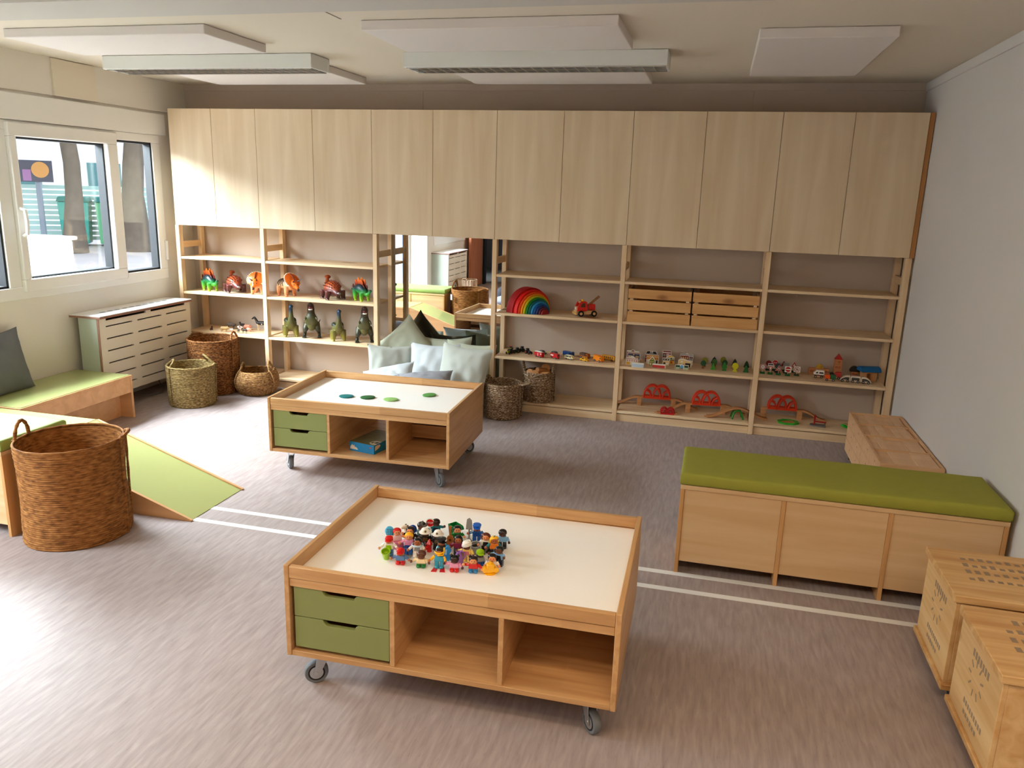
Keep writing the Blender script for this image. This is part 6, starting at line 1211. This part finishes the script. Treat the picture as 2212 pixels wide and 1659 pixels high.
a = acc('toy_guitar', 'brown toy guitar in front of the green bin', 0.410, 0.340, F); a.scale = (1.2,)*3; c = MB(); gw = K((166, 98, 44))
c.prism([(0.0125*math.cos(q)*(1-0.10*math.sin(2*q)**2), 0.0125+0.0125*math.sin(q)) for q in [2*PI*k/24 for k in range(24)]], 'y', -0.003, 0.003); c.prism([(0.0092*math.cos(q), 0.0275+0.0092*math.sin(q)) for q in [2*PI*k/20 for k in range(20)]], 'y', -0.003, 0.003); c.box(-0.0022, -0.002, 0.030, 0.0022, 0.002, 0.055); c.box(-0.0036, -0.002, 0.055, 0.0036, 0.002, 0.063); c.build('guitar', gw, a, bevel=0.0006); MB().cyl((0, -0.0034, 0.024), (0, -0.0028, 0.024), 0.0035, n=12).build('sound_hole', K((90, 44, 20)), a)
a = acc('toy_jug', 'purple toy jug between the pink child and the yellow coated figure', 0.470, 0.243, 0.4); c = MB(); c.lathe([(0.0125, 0), (0.0140, 0.006), (0.0115, 0.026), (0.0080, 0.036), (0.0088, 0.040), (0.0048, 0.040), (0.0045, 0.034)], 22); c.build('jug', Prp, a); MB().tube([(0.007, 0, 0.038), (0.0165, 0, 0.036), (0.0185, 0, 0.022), (0.0120, 0, 0.012)], 0.0024, 8).build('handle', Prp, a); MB().cyl((0.003, -0.004, 0.038), (0.010, -0.012, 0.050), 0.0026, 0.0020, 10).build('spout', Prp, a)
a = acc('toy_surfboard', 'bright blue toy glider standing behind the diver', 0.430, 0.250, 0.25); c = MB(); c.prism([(-0.009, 0), (0.007, 0.001), (0.0105, 0.012), (0.006, 0.022), (0.0125, 0.034), (0.009, 0.044), (0.004, 0.053), (0.0, 0.053), (-0.008, 0.044), (-0.0105, 0.020)], 'y', -0.004, 0.004); c.build('board', K((24, 134, 206)), a, bevel=0.002); MB().prism([(-0.008, 0.022), (-0.002, 0.022), (-0.001, 0.040), (-0.007, 0.040)], 'y', -0.0046, -0.0038).build('pale_panel', K((150, 200, 220)), a)
a = acc('toy_jetpack', 'yellow toy jetpack lying at the front right of the figures', 0.582, 0.205, 0.5); YB_ = K((250, 184, 10)); c = MB(); c.box(-0.012, -0.010, 0.006, 0.012, 0.010, 0.034); c.build('pack', YB_, a, bevel=0.003)
for (x, y, z, r, ax_) in ((-0.017, 0.0, 0.016, 0.0085, 0), (0.017, 0.0, 0.014, 0.0085, 0)): MB().tube([(x, -0.010, z), (x, 0.010, z)], [r, r*0.9], 16).build('drum', YB_, a, bevel=0.001)
MB().cyl((0, 0, 0.0342), (0.0, 0.0, 0.039), 0.005, 0.0045, 14).build('stud', YB_, a); c = MB(); c.lathe([(0.017, 0), (0.019, 0.003), (0.012, 0.0058)], 20, flat=0.8); c.build('foot', YB_, a)
a = acc('toy_hairbrush', 'light blue toy hairbrush standing beside the princess', 0.219, 0.292, F); a.scale = (1.25,)*3; c = MB(); c.cyl((0, 0, 0.0), (0, 0, 0.030), 0.0046, 0.0030, 10); c.ell((0, 0, 0.042), (0.0125, 0.0036, 0.0150), 18, 12); c.build('brush', K((70, 176, 222)), a); c = MB()
for i in range(4):
    for j in range(4): c.ell((-0.0066+0.0044*i, -0.0034, 0.0350+0.0046*j), (0.0011, 0.0014, 0.0014), 6, 4)
c.build('bristles', K((20, 60, 90)), a)
a = acc('toy_balloon', 'dark blue toy balloon behind the brown haired figure', 0.276, 0.352, 0); MB().cyl((0, 0, 0), (0, 0, 0.030), 0.0055, 0.0025, 12).build('stand', Blu, a); MB().ell((0, 0, 0.042), (0.0135, 0.0135, 0.0145), 18, 12).build('balloon', K((18, 64, 158)), a)
dg = acc('toy_dog', 'brown and white toy dog standing at the back beside the blue balloon', 0.252, 0.345, 0.9); c = MB(); limb(c, [(0.000, 0, 0.020, 0.007), (0.004, 0, 0.034, 0.009), (0.002, 0, 0.048, 0.0085), (-0.010, 0, 0.050, 0.0055), (-0.016, 0, 0.048, 0.004)], 12, 10)
for s in (-1, 1): limb(c, [(0.004, s*0.006, 0.022, 0.005), (0.003, s*0.007, 0.002, 0.004)], 4, 8)
c.build('body', K((240, 226, 204)), dg); c = MB()
for s in (-1, 1): c.ell((0.006, s*0.009, 0.050), (0.0045, 0.0025, 0.0085), 10, 8, rot=(s*0.5, 0, 0))
c.build('ears', Brn, dg); MB().ell((0.008, 0, 0.030), (0.0062, 0.0078, 0.012), 12, 8).build('back_patch', Brn, dg)

# ------------------------------------------------------------------ beyond the window
M_gr = mat('yard_ground', (176, 164, 160), 0.95, mott=0.15, mscale=1.5); gd = MB().box(-45, -30, -0.12, -0.90, 45, -0.02).build('ground_outside', M_gr, smooth=False); struct(gd)
M_bark = mat('bark', (98, 88, 78), 0.95, bump=1.0, bscale=14, mott=0.35, mscale=6); M_lf = mat('leaf_green', (58, 128, 66), 0.7, mott=0.45, mscale=3); M_lf2 = mat('leaf_blue_green', (46, 104, 84), 0.7, mott=0.5, mscale=3)
def ytree(label, x, y, r, h, seed, blobs, lean=0.0):
    t = thing('yard_tree', label, 'tree', (x, y, -0.02)); b = MB()
    b.tube([(lean*z*0.3+0.06*math.sin(z*1.7+seed), 0.05*math.sin(z*1.3+seed), z) for z in [h*i/10 for i in range(11)]], [r*(1.5 if i == 0 else 1.15 if i == 1 else 1-0.03*i) for i in range(11)], 14)
    b.build('trunk', M_bark, t); rr = random.Random(seed); c = MB()
    for (bx_, by_, bz_, br) in blobs:
        n = 1300
        for k in range(n//max(1, len(blobs)//2)):
            d = V(rr.gauss(0, 1), rr.gauss(0, 1), rr.gauss(0, 1)).normalized()*br*rr.uniform(0.55, 1.0); p = V(bx_, by_, bz_)+V(d.x, d.y, d.z*0.7); s = rr.uniform(0.12, 0.26)
            u = V(rr.gauss(0, 1), rr.gauss(0, 1), rr.gauss(0, 1)).normalized(); w = u.orthogonal().normalized(); v = u.cross(w)
            c.add([p+w*s, p+v*s*0.55, p-w*s, p-v*s*0.55], [(0, 1, 2, 3)])
    c.build('crown', M_lf if seed % 2 else M_lf2, t, smooth=False)
ytree('tree with a thick grey trunk standing right outside the window', -8.95, 9.60, 0.23, 6.0, 3, [(0, 0, 3.9, 1.5), (0.9, 0.9, 4.2, 1.4), (-0.6, -0.6, 3.7, 1.2)], 0.1)
ytree('leaning tree trunk in the middle of the window view', -9.6, 8.6, 0.17, 6.0, 5, [(0.2, 0.1, 4.0, 1.3), (-0.9, -0.9, 3.6, 1.3), (-1.3, -0.3, 4.3, 1.5)], -0.15)
ytree('leafy tree hanging over the left part of the window view', -12.6, 7.0, 0.2, 5.0, 8, [(0.0, 0, 3.4, 1.6), (1.2, -0.6, 3.0, 1.2), (-0.5, 1.4, 3.8, 1.6), (1.0, 1.6, 3.7, 1.3)])
fe = thing('mesh_fence', 'pale mint fence panels behind the trees', 'fence', (-13.2, 9.0, -0.02), 0.62); M_fe = mat('mint_fence', (190, 222, 216), 0.6)
for k in range(8):
    p = MB()
    for q in range(11): p.box(-6.8+k*2.0, -0.012, 0.10+q*0.115, -4.86+k*2.0, 0.012, 0.185+q*0.115)
    p.build('fence_panel', M_fe, fe, smooth=False); MB().box(-6.85+k*2.0, -0.03, 0, -6.80+k*2.0, 0.03, 1.42).build('fence_post', M_fe, fe)
for lab, x, y, m in (('teal recycling bin standing by the fence', -11.05, 10.15, mat('bin_teal', (60, 164, 150), 0.5)), ('green recycling bin beside the teal one', -10.45, 10.6, mat('bin_green', (104, 178, 128), 0.5))):
    t = thing('recycling_bin', lab, 'bin', (x, y, -0.02), 0.6, 'recycling bins outside'); MB().prism([(-0.26, 0.05), (0.26, 0.05), (0.31, 0.98), (-0.31, 0.98)], 'y', -0.3, 0.3).build('bin', m, t, bevel=0.02); MB().prism([(-0.33, 0.985), (0.33, 0.985), (0.28, 1.10), (-0.28, 1.10)], 'y', -0.33, 0.33).build('lid', mat('bin_lid', (40, 128, 120), 0.5), t, bevel=0.02)
nb = thing('notice_board', 'dark notice board with an orange poster on a pole outside', 'notice board', (-11.4, 9.55, -0.02), 0.78); MB().cyl((0, 0, 0), (0, 0, 1.6), 0.06, n=12).build('pole', mat('pole_grey', (140, 150, 164), 0.5), nb); bx('board', mat('board_dark', (70, 76, 96), 0.5), nb, -0.42, -0.10, 1.40, 0.30, -0.065, 1.86)
MB().cyl((0.06, -0.102, 1.66), (0.06, -0.106, 1.66), 0.17, n=20).build('poster', mat('poster_orange', (222, 158, 84), 0.5), nb); bx('poster', mat('poster_violet', (170, 120, 170), 0.5), nb, -0.28, -0.104, 1.42, -0.12, -0.1005, 1.66)
hs = thing('white_building', 'white building with small windows behind the fence', 'building', (-17.5, 13.0, -0.02), 0.70); M_hw = mat('facade_white', (236, 238, 240), 0.8)
bx('walls', M_hw, hs, -9, 0, 0, 9, 4, 2.75, bevel=0.0); bx('roof', mat('roof_grey', (150, 154, 158), 0.8), hs, -9.2, -0.3, 2.751, 9.2, 4.2, 2.9, bevel=0)
for k in range(5): bx('window', mat('far_window', (70, 116, 118), 0.2), hs, -5.2+k*2.1, -0.04, 1.25, -4.3+k*2.1, 0.0, 1.95, bevel=0)
wb = thing('garden_box', 'large white box standing close outside the window', 'box', (-3.9, -0.2, -0.02), 0.0); bx('box', M_hw, wb, -0.7, -2.6, 0, 0.95, 1.58, 0.93, bevel=0.02); bx('lid', M_hw, wb, -0.73, -2.63, 0.931, 0.98, 1.61, 0.965, bevel=0.01)
cn = thing('traffic_cone', 'orange traffic cone beside the white box outside', 'traffic cone', (-2.78, 1.62, -0.02)); MB().lathe([(0.11, 0.02), (0.02, 0.52), (0.018, 0.53)], 16).build('cone', mat('cone_orange', (236, 120, 60), 0.5), cn); bx('base', mat('cone_orange', (236, 120, 60), 0.5), cn, -0.15, -0.15, 0, 0.15, 0.15, 0.02)
vn = thing('parked_van', 'pale blue van over a red car body, seen through the glass door', 'van', (-6.4, -5.6, -0.02), 0.2); bx('body', mat('van_paleblue', (170, 206, 222), 0.3), vn, -0.9, -2.2, 0.75, 0.9, 2.2, 2.0, bevel=0.12); bx('lower_body', mat('van_red', (150, 30, 60), 0.3), vn, -0.92, -2.25, 0.3, 0.92, 2.25, 0.76, bevel=0.1)
for s in (-1, 1):
    for y in (-1.4, 1.4): MB().cyl((s*0.80, y, 0.31), (s*0.95, y, 0.31), 0.31, n=20).build('wheel', M_black, vn)
# ------------------------------------------------------------------ things seen only in the mirror
bg = thing('bag_heap', 'heap of dark cloth bags on the floor, seen in the mirror', 'bags', (0.50, -4.62, 0)); M_bag = mat('bag_dark', (44, 42, 52), 0.8, bump=0.6, bscale=40); M_bag2 = mat('bag_pale', (150, 154, 170), 0.8, bump=0.6, bscale=40)
for i, (x, y, z, r, m) in enumerate(((0, 0, 0.11, (0.17, 0.14, 0.12), M_bag), (0.16, -0.14, 0.10, (0.15, 0.15, 0.12), M_bag), (0.05, 0.18, 0.06, (0.15, 0.10, 0.06), M_bag2), (0.22, 0.10, 0.07, (0.12, 0.10, 0.07), M_bag))):
    b = MB().ell((x, y, z), r, 24, 16); b.v = [tuple(V(*p)+V(*p).normalized()*0.03*noise.noise(V(*p)*9+V(i, 0, 0))) for p in b.v]; b.v = [(p[0], p[1], max(0.001, p[2])) for p in b.v]; b.build('bag', m, bg, ang=80)
